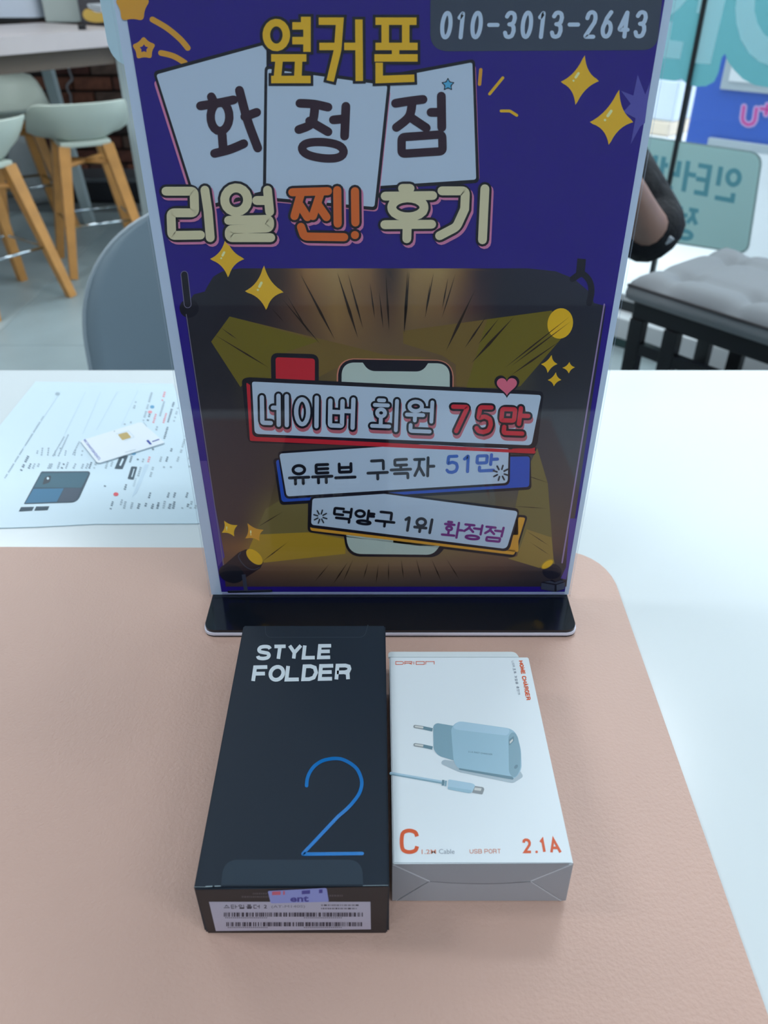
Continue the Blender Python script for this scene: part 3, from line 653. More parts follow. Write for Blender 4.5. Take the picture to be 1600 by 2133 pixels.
# heart
def heart(cx, cy, w_, h_, m, L):
    P = []
    for k in range(40):
        t = 2 * math.pi * k / 40; x = 16 * math.sin(t) ** 3; y = 13 * math.cos(t) - 5 * math.cos(2 * t) - 2 * math.cos(3 * t) - math.cos(4 * t)
        P.append((cx + x / 16 * w_, cy - (y + 2.5) / 14.5 * h_))
    A.poly(P, m, L)
heart(1056, 806, 26, 24, blk, 7.0); heart(1056, 806, 21, 18.5, pm('heart_pink', (206, 100, 124)), 7.2)
A.out('heart', sheet)
# four pointed stars
def star4(pts, m, L, glint=True, rim=None):
    T_, R_, B_, L_ = [Vector(p) for p in pts]; c = (T_ + R_ + B_ + L_) / 4; out = []
    for a, b2 in ((T_, R_), (R_, B_), (B_, L_), (L_, T_)):
        mid = c + ((a + b2) / 2 - c) * .42
        for k in range(8):
            t = (k + .35) / 8 if k == 0 else k / 8
            out.append(tuple(a * (1 - t) ** 2 + mid * 2 * t * (1 - t) + b2 * t * t))
    A.poly(out, m, L)
    if glint:
        g = c + (T_ - c) * .28 + (L_ - c) * .14; g2 = c + (T_ - c) * .02 + (L_ - c) * .32; s_ = (R_ - L_).length / 90
        A.stroke([g, c + (T_ - c) * .14 + (L_ - c) * .24], 5.5 * s_, goldl, L + .3); A.disc(g2, 2.4 * s_, goldl, L + .3, 10)
star4(c2(1062, 330, 1158, 498, 1004, 658, 905, 508), gold, 3); A.out('gold_star', sheet); star4(c2(1275, 540, 1370, 752, 1210, 905, 1082, 758), gold, 3)
A.out('gold_star', sheet); star4(c3(372, -20, 490, 112, 388, 230, 272, 115), gold, 8); A.out('gold_star', sheet); star4(c3(598, 142, 724, 310, 615, 424, 478, 308), gold, 8)
A.out('gold_star', sheet); star4(c4(990, 762, 1032, 826, 962, 890, 915, 828), yel, 5, False); A.out('gold_star', sheet); star4(c4(1108, 810, 1148, 848, 1104, 892, 1058, 852), yel, 5, False); A.out('gold_star', sheet); star4(c4(1018, 878, 1058, 932, 1004, 978, 960, 934), yel, 5, False)
A.out('gold_star', sheet); star4(e4(160, 145, 345, 205, 300, 360, 130, 310), gold, 5); A.out('gold_star', sheet); star4(e4(458, 175, 680, 265, 625, 420, 430, 385), amber, 5)
A.out('gold_star', sheet)
# five pointed stars, dashes
def star5(c, r, ri, m, L, rot=-math.pi / 2):
    P = []
    for k in range(10): q_ = r if k % 2 == 0 else ri; a = rot + k * math.pi / 5; P.append((c[0] + q_ * math.cos(a), c[1] + q_ * math.sin(a)))
    A.poly(roundpoly(P, r * .25, 3), m, L)
star5((276, 12), 40, 26, amber, 3); star5(c1(133, 225)[0], 27, 17, amber, 3, -1.6); star5(c1(133, 225)[0], 10, 5, purple, 3.3)
A.stroke(catmull(c1(172, 90, 240, 130, 300, 180, 336, 222)), 12, amber, 3); A.stroke(catmull(c1(212, 245, 270, 260, 322, 290)), 12, amber, 3)
A.stroke(c2(420, 430, 412, 520), 7, amber, 3.5); A.stroke(c2(556, 480, 474, 580), 6, yel, 3); A.stroke(c2(545, 685, 600, 685, 642, 712), 6, yel, 3)
A.poly(c2(1465, 505, 1435, 585, 1388, 460, 1362, 590, 1285, 560, 1345, 640, 1300, 690, 1375, 730, 1345, 890, 1405, 780, 1432, 760), pm('burst', (82, 78, 158)), 2.5)
A.out('star_doodles', sheet)
# phone number plate
A.poly(roundpoly([(897, -60), (1386, -60), (1368, 104), (896, 107)], [5, 5, 26, 34]), pm('slate', (58, 66, 82)), 3)
S = word('010-3013-2643', [(915, 27), (1356, 25), (1349, 76), (910, 78)], adv={'-': .62, '1': .5}, pad=.17)
letters(A, S, 8.6, pm('number_white', (176, 194, 216)), 3.3)
A.out('phone_number', sheet)
# white cards with big syllables
def card(pts, L, sh=None):
    c = sum((Vector(p) for p in pts), Vector((0, 0))) / 4
    if sh: A.poly(roundpoly([(p[0] + sh[0], p[1] + sh[1]) for p in pts], 8), pink, L)
    A.poly(roundpoly([tuple(Vector(p) + (Vector(p) - c).normalized() * 9.5) for p in pts], 10), blk, L + .3); A.poly(roundpoly(pts, 5), white, L + .6)
card(c1(190, 345, 700, 205, 700, 880, 385, 960), 3, (-6, 14)); card([(800, 165), (984, 130), (992, 374), (780, 388)], 3.05, (7, 4)); card(c1(705, 318, 1260, 396, 1200, 958, 698, 912), 4.2, (7, 10))
A.out('syllable_cards', sheet)
A.poly([(0, 0), (1, 0), (0, 1)], choc, 0); A.reset()
W_ = 18.5
def big(strokes, f, w=W_, cap=True):
    for s_ in strokes: A.stroke(catmull(f(*s_), 5) if len(s_) > 4 else f(*s_), w, choc, 6, cap)
# 화
big([(445, 448, 455, 470), (395, 490, 470, 478, 548, 462), (495, 625, 500, 690), (460, 710, 530, 692, 595, 665)], c1)
A.stroke([tuple(p) for p in ell(*c1(485, 540)[0], 19.5, 30)], W_ - 1, choc, 6)
big([(575, 418, 612, 555, 660, 685), (600, 540, 655, 520)], c1)
# 정
big([(855, 478, 920, 482, 985, 496), (925, 490, 910, 570, 850, 600), (900, 560, 985, 610), (1010, 555, 1060, 550), (1068, 492, 1062, 630)], c1)
A.stroke([tuple(bil(c1(865, 652, 1058, 664, 1056, 742, 866, 722), *q_)) for q_ in roundpoly([(0, 0), (1, 0), (1, 1), (0, 1)], .45) + [(0, .45)]], W_ - 1, choc, 6)
# 점
big([(1298, 478, 1360, 468, 1425, 460), (1375, 475, 1360, 540, 1302, 590), (1370, 545, 1440, 592), (1462, 520, 1505, 520), (1510, 445, 1512, 590)], c1)
A.stroke(c1(1326, 635, 1514, 622, 1516, 700, 1326, 712, 1326, 635), W_ - 1, choc, 6)
A.out('syllables', sheet)
star5(c2(217, 522)[0], 16, 7, blk, 6); star5(c2(217, 522)[0], 12, 5, pm('sky', (80, 160, 200)), 6.3); A.out('blue_star', sheet)
# yellow headline, square strokes  옆 커 폰
Y_ = []
def yst(f, *ss):
    for s_ in ss: Y_.append(f(*s_))
yst(c1, (860, 95, 888, 95, 888, 240), (820, 120, 875, 120), (820, 188, 875, 188), (722, 268, 885, 268), (722, 368, 905, 368), (760, 268, 750, 368), (850, 268, 845, 368))
Y_.append([tuple(p) for p in ell(*c1(746, 162)[0], 21, 26)])
yst(c1, (942, 98, 1040, 98, 1030, 230, 995, 375), (945, 215, 1030, 215), (1060, 215, 1120, 215), (1128, 90, 1130, 375))
yst(c1, (1205, 98, 1395, 98), (1250, 100, 1250, 215), (1345, 100, 1345, 215), (1205, 215, 1400, 215), (1298, 215, 1298, 268), (1200, 268, 1400, 268), (1222, 290, 1222, 368, 1385, 362))
def ext(P, e):
    P = [Vector(p) for p in P]
    if len(P) > 12: return P
    return [P[0] + (P[0] - P[1]).normalized() * e] + P[1:-1] + [P[-1] + (P[-1] - P[-2]).normalized() * e]
for s_ in Y_: A.stroke(ext(s_, 5.5), 27, blk, 7, len(s_) > 12)
for s_ in Y_: A.stroke(s_, 15.5, yel, 7.6, len(s_) > 12)
A.out('yellow_headline', sheet)
# 리얼 찐! 후기
def boldline(SS, m, w, ow, so=(4, 5)):
    letters(A, SS, w, m, 8.2, blk, ow, pink, so)
q_ = lambda *p: c1(*p)
S = [q_(235, 885, 365, 885, 368, 985, 258, 985, 262, 1090, 395, 1088), q_(412, 885, 455, 1100)[:0] or q_(415, 880, 430, 980, 440, 1100)]
S += [[tuple(p) for p in ell(*c1(560, 925)[0], 24, 25)], q_(705, 880, 715, 980), q_(655, 928, 700, 928), q_(525, 1020, 715, 1015, 715, 1055, 528, 1062, 528, 1100, 720, 1100)]
boldline(S, cream, 18.5, 5)
S = [q_(820, 890, 985, 885), q_(860, 895, 830, 1000), q_(855, 950, 890, 1005), q_(950, 895, 915, 1000), q_(940, 950, 978, 1005), q_(1028, 880, 1030, 1035), q_(860, 1050, 875, 1095, 1060, 1098), q_(1110, 885, 1112, 1030), q_(1110, 1088, 1111, 1089)]
boldline(S, orange, 17, 5)
S = [q_(1330, 872, 1365, 872), q_(1250, 908, 1470, 905), [tuple(p) for p in ell(*c1(1355, 960)[0], 34, 20)], q_(1248, 1040, 1465, 1038), q_(1352, 1045, 1350, 1105)]
S += [c2(180, 1178, 325, 1178, 320, 1290, 270, 1400, 165, 1455), c2(445, 1165, 430, 1480)]
boldline(S, cream, 18.5, 5)
A.out('cream_headline', sheet)
# little spotlight bottom left, box bottom right
sp = pm('spot_body', (40, 30, 38)); spd = pm('spot_dark', (24, 26, 38)); spg = pm('spot_grey', (58, 62, 80))
A.poly(e4(440, 520, 480, 520, 670, 680, 630, 760, 430, 890, 300, 955, 180, 920, 110, 820, 120, 760, 350, 560), sp, 6)
A.disc(e4(260, 830)[0], 27, spd, 6.2, 24, 19, .3); A.disc(e4(555, 615)[0], 21, yel, 6.4, 24, 11.5, .75)
A.stroke(catmull(e4(380, 560, 350, 610, 400, 700, 480, 765, 560, 775, 620, 750)), 1.8, spg, 6.6)
A.stroke(e4(415, 840, 445, 1050), 8, spg, 6.6, False); A.stroke(e4(225, 1062, 770, 1050), 5, spd, 6.5); A.stroke(e4(230, 1052, 765, 1042), 1.5, spg, 6.8)
A.disc(e5(800, 980)[0], 20, pm('soft_dark', (30, 30, 44)), 5.5, 24, 16); A.disc(e5(715, 842)[0], 15.5, MATS['print_beam_bright'], 6, 24, 7.5, -.6); A.disc(e5(715, 848)[0], 13, yel, 6.3, 24, 6, -.6)
A.poly(e5(600, 1180, 800, 1130, 870, 1170, 960, 1130, 1050, 1160, 1030, 1310, 860, 1360, 590, 1310), blk, 6.0)
A.poly(e5(605, 1190, 850, 1235, 845, 1350, 595, 1310), spg, 6.3); A.poly(e5(885, 1230, 1040, 1180, 1030, 1305, 885, 1345), pm('box_grey', (70, 76, 94)), 6.3); A.poly(e5(650, 1175, 760, 1150, 850, 1185, 960, 1140, 1040, 1160, 880, 1215), spg, 6.3)
A.out('stage_lamp', sheet)
# paper bottom lip
A.stroke([(463, 1236.5), (1176, 1236.5)], 2.4, pm('lip', (150, 150, 190)), 7, False); A.out('paper_edge', sheet)

# ================================================================== BLACK PHONE BOX
def boxpts(front_bottom, back_top, u_l, u_r):
    pass
def make_carton(name, label, cat, v_fb, v_ft, v_bt, ul_b, ur_b, ul_f, ur_f, m_top, bev=.0008):
    """front bottom edge row, front top row and back top row give size; sides from the corner pixels"""
    y0 = PZ(800, v_fb, ZM).y; z1 = PY(800, v_ft, y0).z; y1 = PZ(800, v_bt, z1).y
    fl, fr_, bl2, br2 = PZ(ul_f, v_ft, z1), PZ(ur_f, v_ft, z1), PZ(ul_b, v_bt, z1), PZ(ur_b, v_bt, z1)
    t = thing(name, label, cat, ((fl.x + fr_.x) / 2, (y0 + y1) / 2, ZM))
    bm = bmesh.new()
    base4 = [Vector((fl.x, y0)), Vector((fr_.x, y0)), Vector((br2.x, y1)), Vector((bl2.x, y1))]
    lo = [bm.verts.new((p.x, p.y, ZM + .0002)) for p in base4]; hi = [bm.verts.new((p.x, p.y, z1)) for p in base4]
    bm.faces.new(lo[::-1]); bm.faces.new(hi)
    for i in range(4): bm.faces.new((lo[i], lo[(i + 1) % 4], hi[(i + 1) % 4], hi[i]))
    bmesh.ops.bevel(bm, geom=bm.edges[:], offset=bev, segments=2, affect='EDGES')
    bmesh.ops.recalc_face_normals(bm, faces=bm.faces)
    me = bpy.data.meshes.new('carton'); bm.to_mesh(me); bm.free(); me.materials.append(m_top)
    o = bpy.data.objects.new('carton', me); COL.objects.link(o); attach(o, t)
    return t, o, y0, y1, z1
navy = mat('box_navy', (34, 46, 60), .48, .74, spec=.35, bump=(900, .06, .0002))
pb, pc_, by0, by1, bz = make_carton('phone_box', 'navy black phone box with silver lettering and a thin blue foil 2', 'box', 1943, 1850, 1302, 507, 803, 403, 811, navy)
TA = Art(lambda u, v, off: PZ(u, v, bz + .00006 + off), .00005)
FA = Art(lambda u, v, off: PY(u, v, by0 - .00006 - off), .00005)
silver = mat('foil_silver', (206, 218, 226), .35, .95)
for s_ in word('STYLE', [(536, 1347), (694, 1345), (692, 1369), (532, 1372)], pad=.13): TA.stroke(s_, 7.4, silver, 1, False)
for s_ in word('FOLDER', [(527, 1390), (733, 1386), (731, 1413), (523, 1417)], pad=.13): TA.stroke(s_, 7.8, silver, 1, False)
TA.out('title_lettering', pc_)
two = catmull(d1(900, 1240, 905, 1190, 925, 1140, 960, 1095, 1010, 1062, 1060, 1048, 1110, 1043, 1160, 1050, 1220, 1080, 1265, 1120, 1290, 1170, 1300, 1220, 1290, 1275, 1260, 1330, 1200, 1400, 1130, 1461), 4) + d2(870, 345) + d2(1303, 340)
foil = mat('foil_blue', (8, 118, 196), .16, 1.0, metal=.25, coat=.6)
for a, b2 in ((two, 7.2),): TA.stroke(a, b2, foil, 1)
TA.out('foil_numeral', pc_, 'thin blue foil numeral 2')
tape = mat('seal_film', (50, 64, 78), .3, .78, spec=.5)
TA.poly(roundpoly(d2(280, 570, 300, 385, 1300, 385, 1310, 565), [0, 30, 26, 0]), tape, 1); TA.out('seal', pc_, 'slightly glossy clear seal at the front edge')
TA.stroke(roundpoly(d1(600, 85, 605, 165, 1320, 165, 1345, 75), [1, 10, 10, 1], 4), 1, mat('seal_line', (58, 68, 80), .4, .8), 1, False); TA.out('seal', pc_, 'faint outline of the rear seal')
# front end: dark brown panel, barcode label, little violet sticker
FA.poly(d2(92, 605, 1492, 580, 1475, 915, 190, 925), mat('box_end', (44, 36, 38), .5, .95), .2); FA.out('end_panel', pc_, 'dark brown end panel')
lab = mat('label_paper', (158, 152, 168), .6, 1.5); bar = mat('label_bar', (66, 60, 74), .6, 1.2); bar2 = mat('label_bar_light', (116, 110, 124), .6, 1.3)
FA.poly(d2(192, 690, 1362, 690, 1366, 890, 242, 902), lab, 2)
for (xa_, ya_, xb2, yb2) in ((300, 768, 1310, 798), (318, 838, 1310, 868)):
    x = xa_
    while x < xb2 - 6:
        w2 = R.choice((5, 8, 12, 18)); FA.poly(d2(x, ya_, x + w2, ya_, x + w2, yb2, x, yb2), bar, 3); x += w2 + R.choice((3, 4, 7, 12))
    for s0, s1 in ((xa_ + 10, 610), (880, 1160)):
        x = s0
        while x < s1: FA.poly(d2(x, yb2 + 4, x + 9, yb2 + 4, x + 9, yb2 + 12, x, yb2 + 12), bar2, 3); x += 14
S = word('스타일폴더 ', [d2(292, 712)[0], d2(590, 712)[0], d2(590, 738)[0], d2(296, 740)[0]]);
for s_ in S: FA.stroke(s_, 1.3, bar, 3, False)
FA.text('2', [d2(590, 712)[0], d2(612, 712)[0], d2(612, 738)[0], d2(590, 738)[0]], bar, 3, .02)
FA.text('(AT-M140S)', [d2(645, 716)[0], d2(888, 714)[0], d2(888, 738)[0], d2(645, 740)[0]], bar2, 3)
for x0, y0_, x1_ in ((1005, 710, 1270), (1005, 734, 1260)):
    x = x0
    while x < x1_: w2 = R.choice((8, 14, 22)); FA.poly(d2(x, y0_, x + w2, y0_, x + w2, y0_ + 10, x, y0_ + 10), R.choice((bar, bar2)), 3); x += w2 + 6
FA.out('barcode_label', pc_, 'pale paper label with two barcodes')
for x0, y0_, x1_ in ((510, 625, 610), (430, 648, 620), (1065, 640, 1160)):
    x = x0
    while x < x1_: w2 = R.choice((8, 12, 16)); FA.poly(d2(x, y0_, x + w2, y0_, x + w2, y0_ + 12, x, y0_ + 12), mat('faint_print', (84, 76, 80), .6, 1.2), 1); x += w2 + 5
FA.out('small_print', pc_)
FA.poly(roundpoly(d2(618, 612, 1045, 590, 1062, 690, 640, 702), 3), mat('violet_sticker', (128, 134, 190), .4, 1.4), 4)
FA.text('ent', [d2(782, 652)[0], d2(915, 648)[0], d2(915, 690)[0], d2(782, 692)[0]], mat('violet_ink', (66, 62, 140), .5, 1.2), 5, .03)
FA.poly(d2(650, 616, 712, 614, 712, 640, 650, 642), mat('sticker_red', (190, 90, 110), .5, 1.3), 5); FA.poly(d2(865, 610, 925, 606, 925, 632, 865, 636), MATS['violet_ink'], 5); FA.poly(d2(990, 602, 1015, 600, 1015, 626, 990, 628), MATS['violet_ink'], 5); FA.poly(d2(730, 612, 742, 612, 742, 640, 730, 640), MATS['sticker_red'], 5)
FA.out('round_sticker', pc_, 'small violet sticker with the letters ent')
worn = mat('worn_edge', (150, 168, 176), .7, .9)
TA.stroke(d2(170, 580, 215, 578), 2.2, worn, 2); TA.stroke(d2(235, 577, 275, 576), 1.8, worn, 2); TA.stroke(d2(1310, 573, 1490, 570), .9, worn, 2); TA.stroke(d2(85, 582, 170, 583), .8, worn, 2)
TA.out('worn_edge', pc_)

# ================================================================== WHITE CHARGER BOX
wb = mat('box_white', (226, 236, 242), .4, .95, spec=.35)
cb, cc, cy0, cy1, cz = make_carton('charger_box', 'white charger box with orange lettering and picture of blue plug', 'box', 1878, 1799, 1368, 811, 1101, 818, 1195, wb, bev=.0006)
CA_ = Art(lambda u, v, off: PZ(u, v, cz + .00006 + off), .00005); CF = Art(lambda u, v, off: PY(u, v, cy0 - .00006 - off), .00005)
og = mat('ink_orange', (218, 96, 56), .5, .95); ogl = mat('ink_orange_pale', (214, 150, 132), .5, .95); gy = mat('ink_greyish', (150, 160, 172), .5, .9)
def drion(x0, x1, y0, y1):
    q = [d3(x0, y0)[0], d3(x1, y0)[0], d3(x1, y1)[0], d3(x0, y1)[0]]
    G = {0: [[(0, 0), (.85, 0), (1, .3), (1, .7), (.85, 1), (0, 1), (0, 0)]], 1: [[(0, 1), (0, .0), (1, 0), (1, .55), (0, .55)], [(.6, .55), (1, 1)]], 2: [[(.5, 0), (.5, 1)]], 3: [[(0, 0), (1, 0), (1, 1), (0, 1), (0, 0)]], 4: [[(0, 1), (0, 0), (1, 0), (1, 1)]]}
    ws = [(0, .2), (.235, .42), (.44, .5), (.53, .74), (.78, 1)]
    for k, (a, b2) in enumerate(ws):
        for s_ in G[k]: CA_.stroke([tuple(bil(q, a + (b2 - a) * x, y)) for x, y in s_], 1.3, og, 1, False)
drion(162, 453, 138, 160); CA_.out('brand_lettering', cc)
for s_ in word('HOME CHARGER', [d3(1120, 130)[0], d3(1182, 428)[0], d3(1155, 432)[0], d3(1096, 130)[0]], pad=.16): CA_.stroke(s_, 2.1, og, 1, False)
CA_.text('USB', [d3(1055, 133)[0], d3(1065, 180)[0], d3(1050, 180)[0], d3(1038, 133)[0]], gy, 1)
S = word('포트 가정용 중전기', [d3(1066, 185)[0], d3(1105, 392)[0], d3(1090, 392)[0], d3(1048, 185)[0]])
for s_ in S: CA_.stroke(s_, .9, gy, 1, False)
for s_ in word('C', [d4(208, 182)[0], d4(322, 182)[0], d4(324, 345)[0], d4(208, 345)[0]], pad=.0): CA_.stroke(s_, 8, og, 1, False)
CA_.text('1.2M', [d4(357, 325)[0], d4(466, 325)[0], d4(468, 358)[0], d4(358, 360)[0]], ogl, 1, bold=.01)
CA_.text('Cable', [d4(488, 322)[0], d4(606, 322)[0], d4(608, 358)[0], d4(490, 358)[0]], gy, 1)
for s_ in word('USB PORT', [d4(718, 325)[0], d4(960, 323)[0], d4(962, 353)[0], d4(720, 354)[0]], pad=.14): CA_.stroke(s_, 1.4, ogl, 1, False)
for s_ in word('2.1A', [d4(1105, 252)[0], d4(1405, 250)[0], d4(1425, 342)[0], d4(1118, 344)[0]], adv={'2': .9, '1': .75, '.': .4, 'A': 1.0}, pad=.16): CA_.stroke(s_, 5.4, og, 1, False)
CA_.out('orange_lettering', cc)
# printed picture of the plug and the cable
pbm = mat('plug_blue', (160, 196, 214), .4, .92); pbs = mat('plug_side', (136, 172, 188), .4, .9); pbt = mat('plug_light', (176, 208, 226), .4, .92); pbd = mat('plug_dark', (112, 146, 160), .4, .9); psh = mat('plug_shadow', (176, 194, 204), .4, .92); pmt = mat('plug_metal', (150, 158, 162), .4, .9); pml = mat('plug_metal_light', (212, 216, 214), .4, .92)
CA_.poly(roundpoly(d3(520, 880, 1100, 960, 1130, 1010, 1050, 1060, 640, 975, 500, 910), 5), psh, .6)
for yy in (0, 138):
    CA_.stroke(d3(308, 630 + yy, 370, 640 + yy), 7, pmt, 1); CA_.stroke(d3(312, 630 + yy, 365, 638 + yy), 3.5, pml, 1.3); CA_.stroke(d3(370, 640 + yy, 440, 655 + yy), 7, pbd, 1, False)
CA_.poly(roundpoly(d3(445, 625, 470, 603, 600, 625, 610, 890, 480, 850, 448, 800), [4, 6, 2, 2, 10, 4]), pbs, 1.5)
CA_.poly(roundpoly(d3(580, 640, 630, 588, 1030, 645, 1075, 680, 1110, 800, 1115, 960, 1060, 1035, 640, 955, 600, 900), [8, 12, 10, 10, 10, 10, 12, 10, 10]), pbm, 1.8)
CA_.poly(roundpoly(d3(590, 640, 632, 590, 1030, 648, 1010, 700, 630, 655), 6), pbt, 2); CA_.poly(roundpoly(d3(640, 945, 1050, 1010, 1055, 1034, 640, 957), 3), pbd, 2.05)
CA_.poly(roundpoly(d3(1015, 700, 1050, 665, 1085, 700, 1110, 830, 1105, 960, 1065, 1025, 1020, 990), 10), pbs, 2.2)
CA_.poly(roundpoly(d3(1018, 730, 1055, 702, 1058, 740, 1020, 775), 2), pbd, 2.5); CA_.poly(roundpoly(d3(1024, 745, 1048, 722, 1050, 738, 1026, 762), 1), pml, 2.7); CA_.disc(d3(1073, 935)[0], 5, pbd, 2.5, 14, 3.2, -.9)
CA_.text('2.1A FAST CHARGER', [d3(712, 815)[0], d3(895, 836)[0], d3(894, 848)[0], d3(711, 826)[0]], mat('tiny_ink', (90, 116, 130), .5, .9), 2.5)
CA_.stroke(d3(125, 985, 520, 1055), 6.4, pbs, 1); CA_.stroke(d3(125, 980, 520, 1048), 3.6, pbt, 1.2)
CA_.stroke(d3(522, 1035, 518, 1078), 5, pbd, 1.4, False); CA_.stroke(d3(542, 1040, 538, 1082), 4, pbs, 1.4, False)
CA_.poly(roundpoly(d3(560, 1030, 740, 1060, 765, 1075, 740, 1130, 715, 1135, 555, 1105), [3, 3, 3, 3, 3, 3]), pbt, 1.6); CA_.poly(roundpoly(d3(556, 1085, 735, 1112, 738, 1132, 715, 1136, 555, 1105), 2), pbm, 1.8)
CA_.poly(roundpoly(d3(745, 1078, 825, 1090, 833, 1105, 818, 1145, 735, 1130), 2), pmt, 1.5); CA_.poly(d3(760, 1092, 812, 1098, 806, 1118, 756, 1112), pml, 1.8)
CA_.out('plug_picture', cc, 'printed picture of a pale blue plug and cable')
# tucked end flaps of the front face
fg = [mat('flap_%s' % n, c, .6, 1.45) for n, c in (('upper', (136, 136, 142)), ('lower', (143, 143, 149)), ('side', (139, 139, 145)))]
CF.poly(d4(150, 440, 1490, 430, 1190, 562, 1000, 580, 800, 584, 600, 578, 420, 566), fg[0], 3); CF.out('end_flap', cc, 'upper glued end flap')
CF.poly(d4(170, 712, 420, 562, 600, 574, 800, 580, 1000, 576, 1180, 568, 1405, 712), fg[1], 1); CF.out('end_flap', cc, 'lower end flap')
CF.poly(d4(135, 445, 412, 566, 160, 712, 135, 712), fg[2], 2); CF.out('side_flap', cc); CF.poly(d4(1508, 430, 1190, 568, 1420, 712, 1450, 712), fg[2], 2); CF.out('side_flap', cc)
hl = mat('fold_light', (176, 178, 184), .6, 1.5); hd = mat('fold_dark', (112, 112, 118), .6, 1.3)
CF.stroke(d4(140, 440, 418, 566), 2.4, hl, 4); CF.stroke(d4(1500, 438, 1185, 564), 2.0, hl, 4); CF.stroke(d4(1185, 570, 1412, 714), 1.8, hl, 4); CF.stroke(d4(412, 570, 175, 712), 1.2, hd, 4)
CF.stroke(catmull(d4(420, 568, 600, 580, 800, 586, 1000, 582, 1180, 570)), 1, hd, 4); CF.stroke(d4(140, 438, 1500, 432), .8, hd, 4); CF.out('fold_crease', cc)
# lifted tuck lid at the back edge
b = MB(); b.prism(roundpoly([(PZ(809, 1375, cz).x, cy1 + .0001), (PZ(809, 1375, cz).x, cy1 + .0042), (PZ(1074, 1360, cz).x, cy1 + .0042), (PZ(1074, 1360, cz).x + .0015, cy1 + .0001)], [0, .003, .003, 0]), cz - .0014, cz - .0002)
b.out('tuck_lid', mat('lid_white', (222, 232, 236), .5, .9), cb)

# ================================================================== PAPER AND SIM CARD ON THE DESK
pap = mat('paper_white', (206, 228, 240), .35, .9)
po = [PZ(u, v, T + .0008).to_2d() for u, v in ((74, 795), (360, 799))] + [Vector((PZ(470, 1092, T + .0008).x, PZ(470, 1088, T + .0008).y))] + [PZ(425, 1090, T + .0008).to_2d(), PZ(200, 1091, T + .0008).to_2d(), PZ(80, 1097, T + .0008).to_2d(), PZ(-20, 1100, T + .0008).to_2d(), PZ(-60, 960, T + .0008).to_2d()]
paper = tag(MB().prism(po, T + .0002, T + .0008).out('printed_sheet', pap), 'white printed sheet with phone picture and tiny rows of text on the desk', 'paper')
PA = Art(lambda u, v, off: PZ(u, v, T + .0009 + off), .0001)
ink = mat('sheet_ink', (160, 180, 192), .6, .9); inkd = mat('sheet_ink_dark', (112, 132, 146), .6, .9); inkk = mat('sheet_block', (66, 86, 100), .6, .85); inkp = mat('sheet_pink', (226, 150, 160), .6, .9); inkb = mat('sheet_blue', (100, 160, 196), .6, .9); inkl = mat('sheet_line', (186, 208, 220), .6, .9)
def dashes(a, b2, w, m, gap=.35, step=3.6):
    a, b2 = Vector(a), Vector(b2); n = max(1, int((b2 - a).length / step))
    for i in range(n):
        if R.random() < .14: continue
        t0 = i / n; t1 = (i + 1 - gap) / n; PA.stroke([a.lerp(b2, t0), a.lerp(b2, t1)], w * R.uniform(.8, 1.1), m, 1, False)
dashes(*cD(315, 372, 25, 835), 3.2, ink); dashes(*cD(205, 660, 150, 770), 5, inkd)
for x in (265, 300, 345, 395, 430, 470, 540, 590): dashes(*cD(x + 8, R.choice((600, 620, 560)), x, 662), 3.2, ink)
dashes(*cD(495, 505, 420, 665), 3, ink); dashes(*cD(465, 520, 380, 665), 3, ink); dashes(*cD(575, 555, 525, 655), 3, ink)
for x in (205, 235, 265, 345, 360, 415, 445, 475, 530, 590, 620, 645, 680): dashes(*cD(x + 18, R.choice((705, 715)), x, 755), 4.2, R.choice((ink, inkd)))
for x, y0_, y1_, m in ((1100, 200, 410, ink), (1195, 195, 265, inkp), (1190, 265, 400, ink), (1260, 270, 420, inkd), (1290, 310, 415, ink), (1085, 355, 410, inkd), (1130, 355, 425, inkp), (1205, 350, 425, inkp), (985, 265, 320, ink), (950, 410, 430, ink), (905, 425, 440, ink), (1140, 445, 480, ink), (1215, 450, 540, inkd), (1255, 445, 462, ink), (1335, 440, 458, ink), (1350, 500, 640, ink), (1110, 605, 640, inkd), (1245, 605, 645, inkd), (955, 660, 710, inkd), (1000, 680, 710, inkd), (1040, 680, 710, ink), (1085, 665, 710, inkp), (1170, 665, 705, ink), (1215, 665, 705, inkd), (1295, 665, 705, ink), (1375, 660, 700, ink), (815, 700, 755, ink), (780, 700, 755, ink), (770, 845, 915, inkd), (915, 865, 910, inkd), (1020, 740, 810, ink), (985, 820, 885, inkl), (1110, 740, 815, ink), (1190, 735, 752, ink), (1240, 735, 752, ink), (1375, 730, 750, ink), (1090, 925, 970, inkd), (1225, 925, 965, inkd), (1270, 925, 965, inkd), (1360, 925, 965, inkd), (825, 965, 1050, inkd), (885, 975, 1020, ink)):
    dashes(*cD(x, y0_, x - (y1_ - y0_) * .3, y1_), 4.2, m)
for x in (910, 960, 1010, 1060, 1110, 1150, 1195, 1235, 1265, 1330, 1365, 1390, 1425): dashes(*cD(x, 1000 + R.uniform(-15, 10), x - 12, 1046), 5, R.choice((inkd, inkd, ink)))
for s_ in ((440, 195, 110, 690), (620, 195, 470, 500), (730, 195, 600, 500), (850, 195, 700, 470), (1000, 185, 880, 440)): PA.stroke(cD(*s_), .7, inkl, .6, False)
PA.disc(cD(417, 210)[0], 5, ink, 1, 12, 3.6); PA.disc(cD(1103, 304)[0], 4.6, inkb, 1, 12, 3.4); PA.disc(cD(1087, 341)[0], 4.6, inkp, 1, 12, 3); PA.disc(cD(840, 937)[0], 5.5, mat('sheet_red', (226, 100, 110), .6, .9), 1, 12, 4); PA.disc(cD(968, 642)[0], 5, inkb, 1, 12, 3.4)
